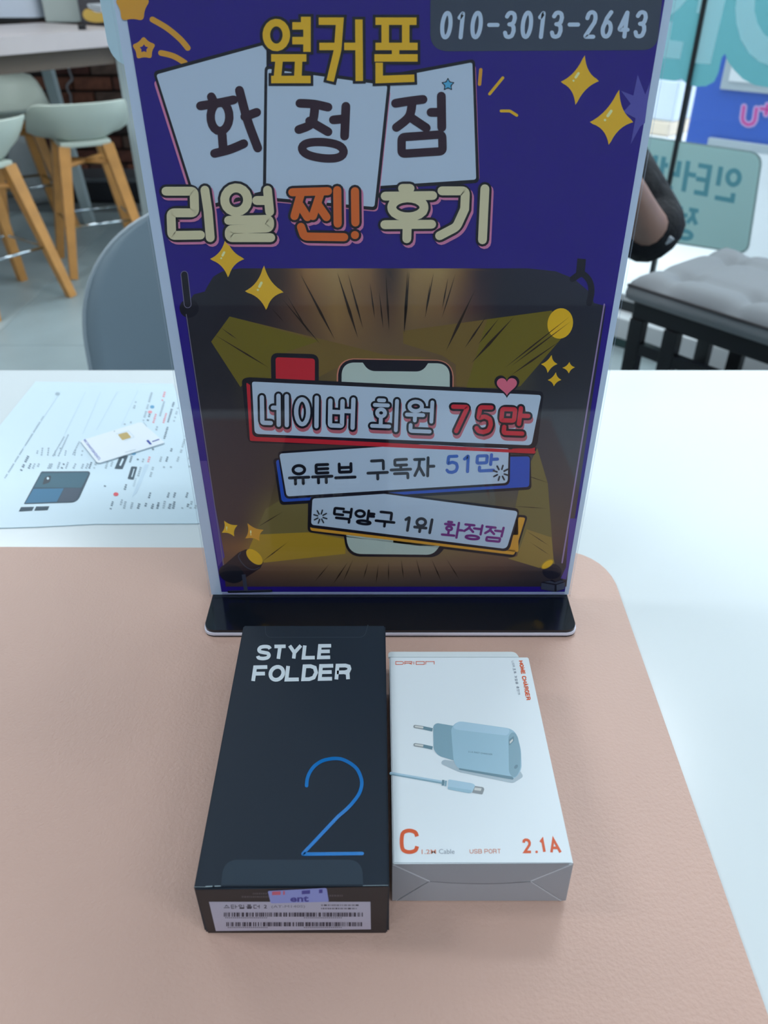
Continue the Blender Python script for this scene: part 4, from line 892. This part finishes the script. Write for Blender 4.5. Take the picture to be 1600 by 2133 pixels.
PA.poly(cD(870, 655, 928, 660, 888, 755, 830, 752), inkk, 1); PA.poly(roundpoly(cD(952, 735, 995, 738, 968, 832, 924, 826), 2), inkk, 1); PA.stroke(cD(890, 685, 872, 725), 4, pap, 1.5); PA.stroke(cD(972, 755, 955, 810), 2, pap, 1.5)
PA.poly(cD(1050, 720, 1080, 722, 990, 930, 955, 960), mat('sheet_tint', (192, 216, 232), .5, .88), .3)
PA.out('small_print', paper)
tk = mat('pic_teal', (62, 104, 122), .5, .85); tk2 = mat('pic_blue', (60, 120, 156), .5, .85); tk3 = mat('pic_slate', (70, 86, 104), .5, .85)
PA.poly(roundpoly(cD(300, 772, 662, 770, 560, 996, 172, 1008), [2, 8, 12, 2]), inkk, 1); PA.poly(roundpoly(cD(302, 785, 648, 778, 590, 890, 245, 888), [1, 6, 1, 1]), tk, 1.4)
PA.poly(cD(242, 898, 462, 894, 412, 992, 182, 1002), tk2, 1.4); PA.poly(roundpoly(cD(466, 894, 588, 892, 552, 988, 418, 994), [0, 0, 8, 0]), tk3, 1.4)
PA.poly(roundpoly(cD(325, 812, 372, 800, 362, 850, 306, 870), 4), mat('pic_lens', (40, 60, 74), .4, .8), 1.8); PA.disc(cD(347, 822)[0], 2.6, pap, 2.2, 10)
PA.poly(cD(152, 1030, 248, 1028, 232, 1056, 136, 1062), inkk, 1); PA.poly(cD(262, 1026, 358, 1024, 345, 1052, 248, 1056), inkk, 1)
PA.out('phone_picture', paper, 'printed teal phone picture')
# sim card
ZS = T + .0022
sim = roundpoly([PZ(u, v, ZS).to_2d() for u, v in (f1(58, 490)[0], f1(370, 885)[0], f1(1545, 520)[0], f1(1130, 155)[0])], [.0015, .003, .0015, .003], 5)
simo = tag(MB().prism(sim, T + .0012, ZS).out('sim_card', mat('sim_white', (222, 232, 240), .35, .92)), 'white sim card with small gold chip lying on the printed sheet', 'card')
SA = Art(lambda u, v, off: PZ(u, v, ZS + .00005 + off), .00008)
SA.poly(roundpoly(f1(720, 378, 880, 335, 955, 430, 800, 480), 2), mat('chip_gold', (214, 190, 130), .3, .85, metal=.3), 1)
SA.stroke(f1(690, 372, 905, 315, 1005, 425, 830, 490), .8, inkl, .6, False)
SA.out('chip', simo, 'gold contact chip')
dbl = mat('sim_blue', (40, 66, 160), .5, .85)
SA.poly(f1(1215, 485, 1255, 472, 1318, 548, 1285, 558), dbl, 1); SA.poly(f1(1322, 495, 1445, 455, 1450, 470, 1325, 512), dbl, 1)
a, b2 = f1(140, 460)[0], f1(425, 815)[0]
SA.text('STANDARD/NANO SIM', [f1(420, 800)[0], f1(150, 455)[0], f1(115, 480)[0], f1(385, 835)[0]], mat('sim_ink', (110, 120, 190), .5, .9), 1, .01)
SA.stroke(f1(1170, 165, 1230, 240), 1.2, ink, 1); SA.disc(f1(660, 322)[0], 1.3, ink, 1, 8); SA.stroke(f1(850, 692, 1030, 642), .8, ink, 1); SA.out('lettering', simo)

# ================================================================== CHAIR BEHIND THE DESK
ch = thing('shell_chair', 'blue-grey plastic chair with rounded back behind the left of the desk', 'chair', (-.27, 1.25, 0))
greym = mat('chair_blue_grey', (130, 148, 160), .5, .95); rimm = mat('chair_rim', (164, 178, 188), .45, .85)
YC = 1.42; xl = PY(204, 700, YC).x; xc_ = PY(432, 430, YC).x; ztop = PY(432, 424, YC).z; hw = xc_ - xl
outl = []
def half(z):   # half width of the back at height z
    t = max(0, min(1, (z - (ztop - .26)) / .26)); return hw * (1 - t ** 2.6) ** (1 / 2.0)
NZ, NX = 22, 16; vs = []; fs = []
for s_, yo in ((0, 0), (1, .012)):
    for j in range(NZ + 1):
        z = .43 + (ztop - .0005 - .43) * (1 - (1 - j / NZ) ** 1.7); hz = max(half(z), .004)
        for i in range(NX + 1):
            x = -1 + 2 * i / NX; vs.append((xc_ + x * hz, YC + yo + (z - .7) * .10 - (x * hz) ** 2 * .9, z))
n_ = (NZ + 1) * (NX + 1)
for j in range(NZ):
    for i in range(NX): a = j * (NX + 1) + i; fs += [(a, a + 1, a + NX + 2, a + NX + 1), (n_ + a, n_ + a + NX + 1, n_ + a + NX + 2, n_ + a + 1)]
ring = [j * (NX + 1) for j in range(NZ + 1)] + [NZ * (NX + 1) + i for i in range(1, NX + 1)] + [j * (NX + 1) + NX for j in range(NZ - 1, -1, -1)]
for a, b2 in zip(ring, ring[1:]): fs.append((a, b2, b2 + n_, a + n_))
link('backrest', vs, fs, greym, ch, smooth=True)
rp = [Vector(vs[a]) + Vector((0, .004, 0)) for a in ring]
MB().tube(rp, .0045, 8).out('rim', rimm, ch, 'lighter rim of the back')
sv = roundpoly([(xc_ - hw + .01, YC - .02), (xc_ - hw + .02, YC - .42), (xc_ + hw - .02, YC - .42), (xc_ + hw - .01, YC - .02)], [.02, .1, .1, .02], 8)
MB().prism(sv, .42, .445).out('seat', greym, ch)
for sx in (-1, 1):
    for sy in (0, 1): MB().tube([(xc_ + sx * .13, YC - .08 - .28 * sy, .42), (xc_ + sx * .19, YC - .04 - .36 * sy, 0)], [.014, .010], 10).out('leg', mat('chair_leg_steel', (190, 196, 200), .3, .8, metal=.6), ch)

# ================================================================== DISPLAY PANEL AT THE LEFT, BEHIND THE STAND
dp = thing('display_panel', 'pale blue-white rounded display panel standing behind the poster, upper left', 'display', (-.06, .70, T))
YD = .70; xl = PY(222, 80, YD).x; zbm = PY(240, 138, YD).z
ow_ = roundpoly([(xl, zbm), (xl + .36, zbm), (xl + .36, zbm + .3), (xl, zbm + .3)], .016, 8)
MX = Matrix(((1, 0, 0, 0), (0, 0, 1, 0), (0, 1, 0, 0), (0, 0, 0, 1)))
MB().prism(ow_, YD, YD + .022, MX).out('screen_housing', mat('panel_pale', (176, 206, 220), .35, .95), dp)
MB().box((xl + .15, YD + .005, T + .012), (xl + .21, YD + .02, zbm + .002), bev=.002).out('neck', mat('panel_neck', (200, 210, 216), .4, .9), dp)
MB().prism(roundpoly([(xl + .08, YD - .05), (xl + .28, YD - .05), (xl + .28, YD + .07), (xl + .08, YD + .07)], .02), T, T + .012).out('foot', MATS['panel_neck'], dp)

# ================================================================== COUNTER WITH STOOLS
ct = thing('bar_table', 'tall pale wood topped table with white legs at the upper left', 'table', (-1.7, 3.9, 0))
ZC = .88
ptL, ptR = PZ(-60, 81, ZC), PZ(222, 62, ZC)
dv = (ptR - ptL); dv.z = 0; dv.normalize(); nv = Vector((-dv.y, dv.x, 0))
ptL = ptR - dv * 1.7
pale_wood = mat('counter_top', (206, 196, 196), .4, .85, noise=(6, .05))
E_ = ptR + dv * .12
top = [ptL, E_, E_ + nv * .62, ptL + nv * .62]
MB().prism([p.to_2d() for p in top], ZC - .058, ZC).out('tabletop', pale_wood, ct)
ins = [ptL + dv * .06 + nv * .06, E_ - dv * .06 + nv * .06, E_ - dv * .06 + nv * .56, ptL + dv * .06 + nv * .56]
MB().prism([p.to_2d() for p in ins], ZC - .125, ZC - .058).out('apron', mat('apron_brown', (110, 96, 84), .6, .8), ct)
legm = mat('counter_leg', (176, 190, 192), .4, .85)
def bar_leg(tp, bt, r=.032): return MB().tube([tp, bt], [r, r * .95], 4, sq=True).out('leg', legm, ct)
lt = PZ(224, 110, ZC - .09); lt = Vector((E_.x - dv.x * .02 + nv.x * .06, E_.y - dv.y * .02 + nv.y * .06, ZC - .058)); lbp = PZ(324, 530, 0)
bar_leg(lt, lbp)
q1 = lt + nv * .50 - dv * .05; bar_leg(q1, Vector((q1.x + .03, q1.y + .08, 0)))
q2 = ptL + dv * .1 + nv * .08; bar_leg(Vector((q2.x, q2.y, ZC - .085)), Vector((q2.x - .08, q2.y - .08, 0)))
q3 = ptL + dv * .1 + nv * .52; bar_leg(Vector((q3.x, q3.y, ZC - .085)), Vector((q3.x - .08, q3.y + .08, 0)))

wood = mat('stool_beech', (204, 146, 80), .45, .95, noise=(18, .10)); shellm = mat('stool_shell', (184, 194, 184), .4, 1.1); chrome = mat('chrome', (200, 212, 220), .12, .95, metal=1.0)
def make_stool(label):
    """origin at floor centre; the low back faces -Y"""
    t = thing('bar_stool', label, 'stool', (0, 0, 0), 'beech legged bar stools at the tall table')
    h = .495
    # shell: radial surface, low in front, high at the back
    NR, NA = 8, 32; vs = []; fs = []
    def edge(a):  # a=0 at back
        k = max(0, min(1, (math.cos(a) + .25) / .95)); return .115 * k * k * (3 - 2 * k)
    for s_ in (0, 1):
        for i in range(NR + 1):
            r = i / NR
            for j in range(NA):
                a = 2 * math.pi * j / NA; ht = edge(a)
                rad = .185 * (r if r < .75 else .75 + (r - .75) * 1.35)
                ax, ay = math.sin(a), -math.cos(a)
                sq = 1 / max(abs(ax) ** 4 + abs(ay) ** 4, 1e-9) ** .25
                lift = (max(0, r - .45) / .55) ** 1.8
                vs.append((ax * rad * (1 * .55 + sq * .45), ay * rad * (.55 + sq * .45) * .98, h + .03 + lift * (ht + .02) - s_ * (.014 if i < NR else .006) + 0.0))
    n = (NR + 1) * NA
    for i in range(NR):
        for j in range(NA):
            a = i * NA + j; b2 = i * NA + (j + 1) % NA; fs += [(a, b2, b2 + NA, a + NA), (n + a, n + a + NA, n + b2 + NA, n + b2)]
    for j in range(NA): a = NR * NA + j; b2 = NR * NA + (j + 1) % NA; fs.append((a, b2, b2 + n, a + n))
    link('seat', vs, fs, shellm, t, smooth=True)
    MB().box((-.10, -.10, h - .004), (.10, .10, h + .018), bev=.006).out('seat_plate', shellm, t)
    for sx in (-1, 1):
        for sy in (-1, 1):
            MB().tube([(sx * .085, sy * .085, h), (sx * .168, sy * .168, 0)], [.031, .022], 4, sq=True).out('leg', wood, t)
    for sx in (-1, 1): MB().tube([(sx * -.095, -.095, h - .07), (sx * .095, .095, h - .07)], .010, 6).out('stretcher', wood, t)
    k = .132; MB().tube([(-k, -k, .20), (k, -k, .20), (k, k, .20), (-k, k, .20), (-k, -k, .20)], .006, 8).out('footrest', chrome, t, 'chrome footrest ring')
    return t
def place(o, x, y, deg): o.location = (x, y, 0); o.rotation_euler = (0, 0, math.radians(deg))
def copy_tree(o, parent=None):
    c = o.copy(); COL.objects.link(c)
    if parent: c.parent = parent
    for x in list(o.children): copy_tree(x, c)
    return c
s0 = make_stool('bar stool with white shell seat and beech legs, nearest the poster stand')
specs = [(-1.245, 3.53, 28, None), (-1.49, 3.055, 54, 'bar stool with white shell seat cut by the left edge of the photo'), (-1.80, 4.16, 215, 'shaded bar stool standing on the far side of the tall table')]
for i, (x, y, dg, lb) in enumerate(specs):
    o = s0 if i == 0 else copy_tree(s0)
    if lb: o['label'] = lb
    place(o, x, y, dg)

# things on the counter
def on_counter(u, v): p = PZ(u, v, ZC); return p
p = on_counter(36, 44)
ap = thing('rice_cooker', 'white rounded kitchen appliance with dark feet on the tall table', 'appliance', tuple(p))
apm = mat('appliance_white', (214, 222, 236), .3, .9)
MB().prism(roundpoly([(p.x - .22, p.y - .05), (p.x + .125, p.y - .05), (p.x + .125, p.y + .17), (p.x - .22, p.y + .17)], .06, 8), ZC + .016, ZC + .30).out('housing', apm, ap)
MB().prism(roundpoly([(p.x - .2, p.y - .03), (p.x + .105, p.y - .03), (p.x + .105, p.y + .15), (p.x - .2, p.y + .15)], .05, 8), ZC, ZC + .016).out('feet', mat('appliance_feet', (70, 66, 68), .6, .8), ap)
MB().box((p.x - .21, p.y - .056, ZC + .09), (p.x - .085, p.y - .05, ZC + .22), bev=.002).out('control_panel', mat('appliance_panel', (40, 38, 54), .3, .9), ap)
p = on_counter(137, 47)
cn = thing('storage_box', 'plain off-white box beside the appliance on the tall table', 'box', tuple(p))
MB().box((p.x - .09, p.y, ZC), (p.x + .07, p.y + .13, ZC + .26), bev=.006).out('carton', mat('box_offwhite', (176, 186, 182), .6, .85), cn)
MB().box((p.x - .091, p.y - .001, ZC + .255), (p.x + .071, p.y + .131, ZC + .275), bev=.004).out('lid', MATS['box_offwhite'], cn)
p = on_counter(196, 50)
pf_ = thing('picture_card', 'small dark framed card with yellow dish picture on the tall table', 'picture', tuple(p))
MB().box((p.x - .055, p.y, ZC), (p.x + .12, p.y + .014, ZC + .2), bev=.002).out('frame', mat('frame_dark', (66, 64, 70), .5, .85), pf_)
PC = Art(lambda u, v, off: PY(u, v, p.y - .001 - off), .0008)
PC.poly(catmull(d_ := [(173, 25), (182, 18), (200, 24), (222, 30), (228, 42), (205, 47), (184, 44), (174, 36)], 3, True), mat('dish_yellow', (206, 168, 80), .5, .9), 1)
PC.poly(roundpoly([(180, 8), (215, 6), (216, 26), (200, 26), (186, 18)], 4), mat('dish_white', (200, 206, 212), .5, .9), 2)
for yy in (12, 18): PC.stroke([(186, yy), (210, yy + 5)], 2, MATS['frame_dark'], 3, False)
PC.out('dish_picture', pf_)
p = on_counter(172, 62)
cl = thing('binder_clip', 'small black clip on the edge of the tall table', 'clip', tuple(p))
b = MB().box((p.x - .014, p.y - .01, ZC), (p.x + .014, p.y + .012, ZC + .018), bev=.003); b.out('jaw', mat('clip_black', (24, 24, 28), .4), cl)
MB().tube([(p.x - .02, p.y, ZC + .018), (p.x - .008, p.y, ZC + .028), (p.x + .008, p.y, ZC + .028), (p.x + .006, p.y, ZC + .016)], .002, 6).out('handle', MATS['clip_black'], cl)
# wall cable, things on the floor by the bricks
cpts = [PY(u, v, YB - .05) for u, v in ((140, 128), (145, 150), (150, 165), (140, 178), (142, 190), (147, 200), (150, 240))]
cab = tag(MB().tube(catmull(cpts, 5), .006, 8).out('wall_cable', mat('cable_grey', (150, 150, 156), .5, .8)), 'thin grey cable hanging against the brick wall under the tall table', 'cable')
p0 = Vector((-1.95, 4.56, 0))
bag = thing('carrier_bag', 'pale grey bag slumped on the floor behind the stools', 'bag', tuple(p0))
vs = []; fs = []
for j in range(9):
    z = j / 8; r = .12 * (1 - .35 * z ** 1.5)
    for k in range(20):
        a = 2 * math.pi * k / 20; rr = r * (1 + .10 * math.sin(3 * a + z * 4) + .05 * math.sin(7 * a)); vs.append((p0.x + rr * math.cos(a), p0.y + .1 + rr * .8 * math.sin(a), .002 + z * .34))
for j in range(8):
    for k in range(20): fs.append((j * 20 + k, j * 20 + (k + 1) % 20, (j + 1) * 20 + (k + 1) % 20, (j + 1) * 20 + k))
fs.append(tuple(range(19, -1, -1))); fs.append(tuple(160 + k for k in range(20)))
link('bag_body', vs, fs, mat('bag_grey', (150, 156, 158), .6, 1.0, bump=(12, .6, .02)), bag, smooth=True)
MB().tube(catmull([(p0.x - .08, p0.y + .1, .33), (p0.x - .05, p0.y + .1, .42), (p0.x + .03, p0.y + .1, .42), (p0.x + .07, p0.y + .1, .33)], 5), .008, 8).out('handle', mat('bag_handle', (40, 42, 46), .6), bag)
p1 = Vector((-1.5, 4.6, 0))
cs = thing('equipment_case', 'low black case with pale trim on the floor by the brick wall', 'case', tuple(p1))
MB().box((p1.x - .28, p1.y, .0), (p1.x + .22, p1.y + .24, .11), bev=.012).out('body', mat('case_black', (26, 28, 36), .4, .9), cs)
MB().box((p1.x - .285, p1.y - .004, .105), (p1.x + .225, p1.y + .244, .13), bev=.006).out('lid', mat('case_grey', (92, 98, 104), .4, .8), cs)

# ================================================================== BENCH AT THE WINDOW
Zs = .45
fl, fr_, bkl = PZ(1318, 577, Zs), PZ(1600, 664, Zs), PZ(1462, 504, Zs)
ax = (fr_ - fl); ax.z = 0; ax.normalize(); ay = Vector((-ax.y, ax.x, 0))
dep = (bkl - fl).dot(ay); o0 = fl + ax * -0.0
BM_ = Matrix(((ax.x, ay.x, 0, o0.x), (ax.y, ay.y, 0, o0.y), (0, 0, 1, 0), (0, 0, 0, 1)))
LB = 1.15
bench = thing('window_bench', 'grey button tufted bench on black frame beside the window', 'bench', tuple(BM_ @ Vector((LB / 2, dep / 2, 0))))
NXB, NYB = 92, 30; vs = []; fs = []; btn = [((i + .5) * .19, (j + .5) * dep / 2) for i in range(6) for j in range(2)]
def top_z(x, y):
    e = min(x, LB - x, y, dep - y); r = .035; edge = -.022 * (1 - min(1, e / r)) ** 2
    d = sum(math.exp(-((x - bx) ** 2 + (y - by) ** 2) / .0006) for bx, by in btn) * .024
    g = 0
    for bx, by in btn: g = max(g, math.exp(-abs(x - bx) / .018) * .014)
    for by in (dep * .25, dep * .75): g = max(g, math.exp(-abs(y - by) / .018) * .014)
    return Zs + .012 + edge - d - g
for j in range(NYB + 1):
    for i in range(NXB + 1):
        x, y = LB * i / NXB, dep * j / NYB; vs.append(BM_ @ Vector((x, y, top_z(x, y))))
for j in range(NYB):
    for i in range(NXB): a = j * (NXB + 1) + i; fs.append((a, a + 1, a + NXB + 2, a + NXB + 1))
ring = [i for i in range(NXB + 1)] + [j * (NXB + 1) + NXB for j in range(1, NYB + 1)] + [NYB * (NXB + 1) + i for i in range(NXB - 1, -1, -1)] + [j * (NXB + 1) for j in range(NYB - 1, 0, -1)]
prev = ring; cc2 = BM_ @ Vector((LB / 2, dep / 2, 0))
for dz, gr in ((.008, .006), (.022, .008), (.036, .006), (.044, -.004)):
    cur = []
    for a in ring:
        v0 = Vector(vs[a]); loc = BM_.inverted() @ v0
        ox = (-gr if loc.x < 1e-6 else gr if loc.x > LB - 1e-6 else 0); oy = (-gr if loc.y < 1e-6 else gr if loc.y > dep - 1e-6 else 0)
        cur.append(len(vs)); vs.append(BM_ @ Vector((loc.x + ox, loc.y + oy, Zs - .016 - dz)))
    for k in range(len(ring)): fs.append((prev[k], cur[k], cur[(k + 1) % len(ring)], prev[(k + 1) % len(ring)]))
    prev = cur
fs.append(tuple(prev))
cushion = link('cushion', vs, fs, mat('bench_fabric', (124, 129, 134), .75, 1.0, bump=(500, .2, .001)), bench, smooth=True)
for bx, by in btn: MB().lathe([(0.0001, .004), (.006, .003), (.009, 0), (.009, -.003)], tuple(BM_ @ Vector((bx, by, top_z(bx, by) + .0005))), 12).out('button', MATS['bench_fabric'], cushion)
MB().tube([BM_ @ Vector(p) for p in ((-.006, -.006, Zs - .019), (LB + .006, -.006, Zs - .019))], .0035, 6).out('piping', mat('piping_dark', (70, 68, 72), .7, .7), cushion)
bk = mat('bench_black', (18, 22, 28), .4, .9)
MB().box((.01, .01, .345), (LB - .01, dep - .01, .388), BM_, bev=.003).out('seat_frame', bk, bench)
for x in (.012, .125, LB - .012, LB - .4):
    for y in (.02, dep - .02): MB().box((x - .012 if x > .02 else .01, y - .014, 0), (x + .028 if x > .02 else .05, y + .014, .345), BM_, bev=.002).out('leg', bk, bench)
for y in (.02, dep - .02): MB().box((.01, y - .012, .255), (LB - .01, y + .012, .285), BM_).out('rail', bk, bench)
MB().box((.01, .02, .09), (LB - .01, dep - .02, .115), BM_).out('shelf', bk, bench)

# ================================================================== SEATED PERSON (mostly behind the poster)
def skin(name, pts, edges, radii, m, parent, sub=2, root=0, label=None):
    me = bpy.data.meshes.new(name); me.from_pydata([tuple(p) for p in pts], edges, []); me.update()
    o = bpy.data.objects.new(name, me); COL.objects.link(o)
    md = o.modifiers.new('skin', 'SKIN'); md.use_smooth_shade = True
    for i, r in enumerate(radii):
        sv_ = me.skin_vertices[0].data[i]; sv_.radius = (r, r) if not isinstance(r, tuple) else r; sv_.use_root = (i == root)
    s2 = o.modifiers.new('sub', 'SUBSURF'); s2.levels = sub; s2.render_levels = sub
    dg = bpy.context.evaluated_depsgraph_get(); m2 = bpy.data.meshes.new_from_object(o.evaluated_get(dg)); bpy.data.objects.remove(o)
    for p in m2.polygons: p.use_smooth = True
    m2.materials.clear(); m2.materials.append(m)
    o = bpy.data.objects.new(name, m2); COL.objects.link(o); attach(o, parent)
    if label: o['label'] = label
    return o
EL = PY(1364, 500, 1.60); HN = PY(1302, 372, 1.47)
PX, PYY = .17, 1.86
stl = thing('round_stool', 'low round black stool under the seated person', 'stool', (PX, PYY, 0))
MB().lathe([(.0, .37), (.13, .37), (.14, .36), (.14, .345), (.13, .335), (0, .335)], (PX, PYY, 0), 28).out('seat', mat('stool_black', (28, 30, 34), .5), stl)
MB().tube([(PX, PYY, .34), (PX, PYY, .03)], .02, 12).out('post', MATS['stool_black'], stl); MB().lathe([(0, .03), (.05, .03), (.18, .01), (.18, 0), (0, 0)], (PX, PYY, 0), 28).out('foot', MATS['stool_black'], stl)
pe = thing('person', 'seated person in black padded jacket, one bent arm showing right of the poster', 'person', (PX, PYY, 0))
skm = mat('skin_tone', (176, 138, 124), .5, .62, noise=(30, .05)); jk = mat('jacket_black', (13, 17, 25), .65, .9, spec=.25, bump=(18, .8, .02)); tr_ = mat('trousers_black', (22, 24, 32), .8, .9); hairm = mat('hair_black', (22, 20, 20), .5, .9); shoe = mat('shoe_dark', (30, 30, 34), .5)
PV = Vector((PX, PYY, .52)); SHL = Vector((PX + .15, PYY - .02, .97)); SHR = Vector((PX - .19, PYY - .02, .97))
ER = Vector((PX - .27, PYY - .2, .70)); HR = Vector((PX - .1, PYY - .40, .66))
kl = Vector((PX + .10, PYY - .42, .50)); kr = Vector((PX - .12, PYY - .42, .50)); al = Vector((PX + .10, PYY - .44, .08)); ar = Vector((PX - .12, PYY - .44, .08))
neck = Vector((PX, PYY - .02, 1.05)); hd = Vector((PX, PYY - .055, 1.135)); hd2 = Vector((PX, PYY - .045, 1.225)); hd3 = Vector((PX, PYY - .035, 1.29))
pts = [PV, Vector((PX, PYY + .02, .72)), Vector((PX, PYY, .92)), neck, hd, hd2, SHL, EL, HN, SHR, ER, HR, PV + Vector((.09, -.04, -.01)), kl, al, PV + Vector((-.09, -.04, -.01)), kr, ar, al + Vector((0, -.13, -.03)), ar + Vector((0, -.13, -.03)), EL.lerp(HN, .45), hd3]
edges = [(5, 21), (0, 1), (1, 2), (2, 3), (3, 4), (4, 5), (2, 6), (6, 7), (7, 20), (20, 8), (2, 9), (9, 10), (10, 11), (0, 12), (12, 13), (13, 14), (0, 15), (15, 16), (16, 17), (14, 18), (17, 19)]
rad = [.12, .11, .11, .045, .070, .112, .058, .046, .026, .058, .045, .028, .085, .058, .04, .085, .058, .04, .035, .035, .034, .07]
body = skin('body', pts, edges, rad, skm, pe)
# jacket, sleeves, trousers as clothing shells over the body
jp = [Vector((PX, PYY, .50)), Vector((PX, PYY + .02, .72)), Vector((PX, PYY, .93)), Vector((PX, PYY - .01, 1.02)), SHL, SHL.lerp(EL, .5) + Vector((.01, 0, 0)), EL, EL.lerp(HN, .30), SHR, SHR.lerp(ER, .5), ER, ER.lerp(HR, .75)]
skin('jacket', jp, [(0, 1), (1, 2), (2, 3), (2, 4), (4, 5), (5, 6), (6, 7), (2, 8), (8, 9), (9, 10), (10, 11)], [.17, .15, .14, .065, .07, .066, .078, .062, .07, .062, .056, .05], jk, pe)
skin('trousers', [PV, pts[12], kl, al + Vector((0, 0, .03)), pts[15], kr, ar + Vector((0, 0, .03)), Vector((PX, PYY + .01, .64))], [(0, 1), (1, 2), (2, 3), (0, 4), (4, 5), (5, 6), (0, 7)], [.13, .10, .075, .058, .10, .075, .058, .12], tr_, pe)
# pale strip standing in for the white highlight along the cuff
MB().tube(catmull([EL.lerp(HN, .30) + Vector((.058 * math.cos(a), -.02 * math.sin(a) - .02, .05 * math.sin(a))) for a in [math.radians(x) for x in range(-80, -15, 13)]], 3), .006, 8).out('cuff_highlight', mat('highlight_pale', (170, 180, 190), .4, .8), pe, 'pale strip painted as the highlight on the cuff')
for an in (al, ar): MB().prism(roundpoly([(an.x - .05, an.y + .07), (an.x + .05, an.y + .07), (an.x + .05, an.y - .21), (an.x - .05, an.y - .21)], .045, 6), 0, .085).out('shoe', shoe, pe)
def blob(c, r, m, name, parent, sc=(1, 1, 1), cut=None):
    bm = bmesh.new(); bmesh.ops.create_uvsphere(bm, u_segments=24, v_segments=16, radius=r)
    for v in bm.verts:
        v.co = Vector((v.co.x * sc[0], v.co.y * sc[1], v.co.z * sc[2]))
    if cut: bmesh.ops.delete(bm, geom=[v for v in bm.verts if cut(v.co)], context='VERTS')
    for v in bm.verts: v.co += Vector(c)
    me = bpy.data.meshes.new(name); bm.to_mesh(me); bm.free(); me.materials.append(m)
    for p in me.polygons: p.use_smooth = True
    o = bpy.data.objects.new(name, me); COL.objects.link(o); attach(o, parent); return o
blob((PX, PYY - .033, 1.235), .112, hairm, 'hair', pe, (.86, .98, 1.02), cut=lambda c: (c.y < -.035 and c.z < .062) or c.z < -.07)
for sx in (-1, 1):
    blob((PX + sx * .031, PYY - .130, 1.215), .0135, mat('eye_white', (215, 215, 215), .3), 'eye', pe, (1.1, .6, .6)); blob((PX + sx * .031, PYY - .137, 1.215), .006, hairm, 'pupil', pe, (1, .6, 1))
    blob((PX + sx * .031, PYY - .133, 1.236), .016, hairm, 'eyebrow', pe, (1.1, .35, .16)); blob((PX + sx * .088, PYY - .045, 1.205), .024, skm, 'ear', pe, (.4, .8, 1.25))
blob((PX, PYY - .140, 1.190), .014, skm, 'nose', pe, (.85, 1.1, 1.7)); blob((PX, PYY - .126, 1.152), .021, mat('lip_tone', (160, 100, 96), .5, .7), 'mouth', pe, (1.1, .45, .28))
for hp, dr, sd in ((HN, (HN - EL).normalized(), 1), (HR, (HR - ER).normalized(), -1)):
    sdv = dr.cross(Vector((0, -1, 0))).normalized(); nn = sdv.cross(dr).normalized()
    P_ = [hp, hp + dr * .045]; E2 = [(0, 1)]; R2 = [.022, .034]
    for k, ln in enumerate((.066, .078, .072, .055)):
        s2 = (k - 1.5) * .019; a = len(P_); P_ += [hp + dr * .075 + sdv * s2, hp + dr * (.075 + ln * .55) + sdv * s2 * 1.1 - nn * .012, hp + dr * (.075 + ln * .9) + sdv * s2 * 1.05 - nn * .03]
        E2 += [(1, a), (a, a + 1), (a + 1, a + 2)]; R2 += [.010, .0085, .0075]
    a = len(P_); P_ += [hp + dr * .03 + sdv * -.035 * 1, hp + dr * .065 - sdv * .052 - nn * .01]; E2 += [(0, a), (a, a + 1)]; R2 += [.012, .009]
    skin('hand', P_, E2, R2, skm, pe, 1)
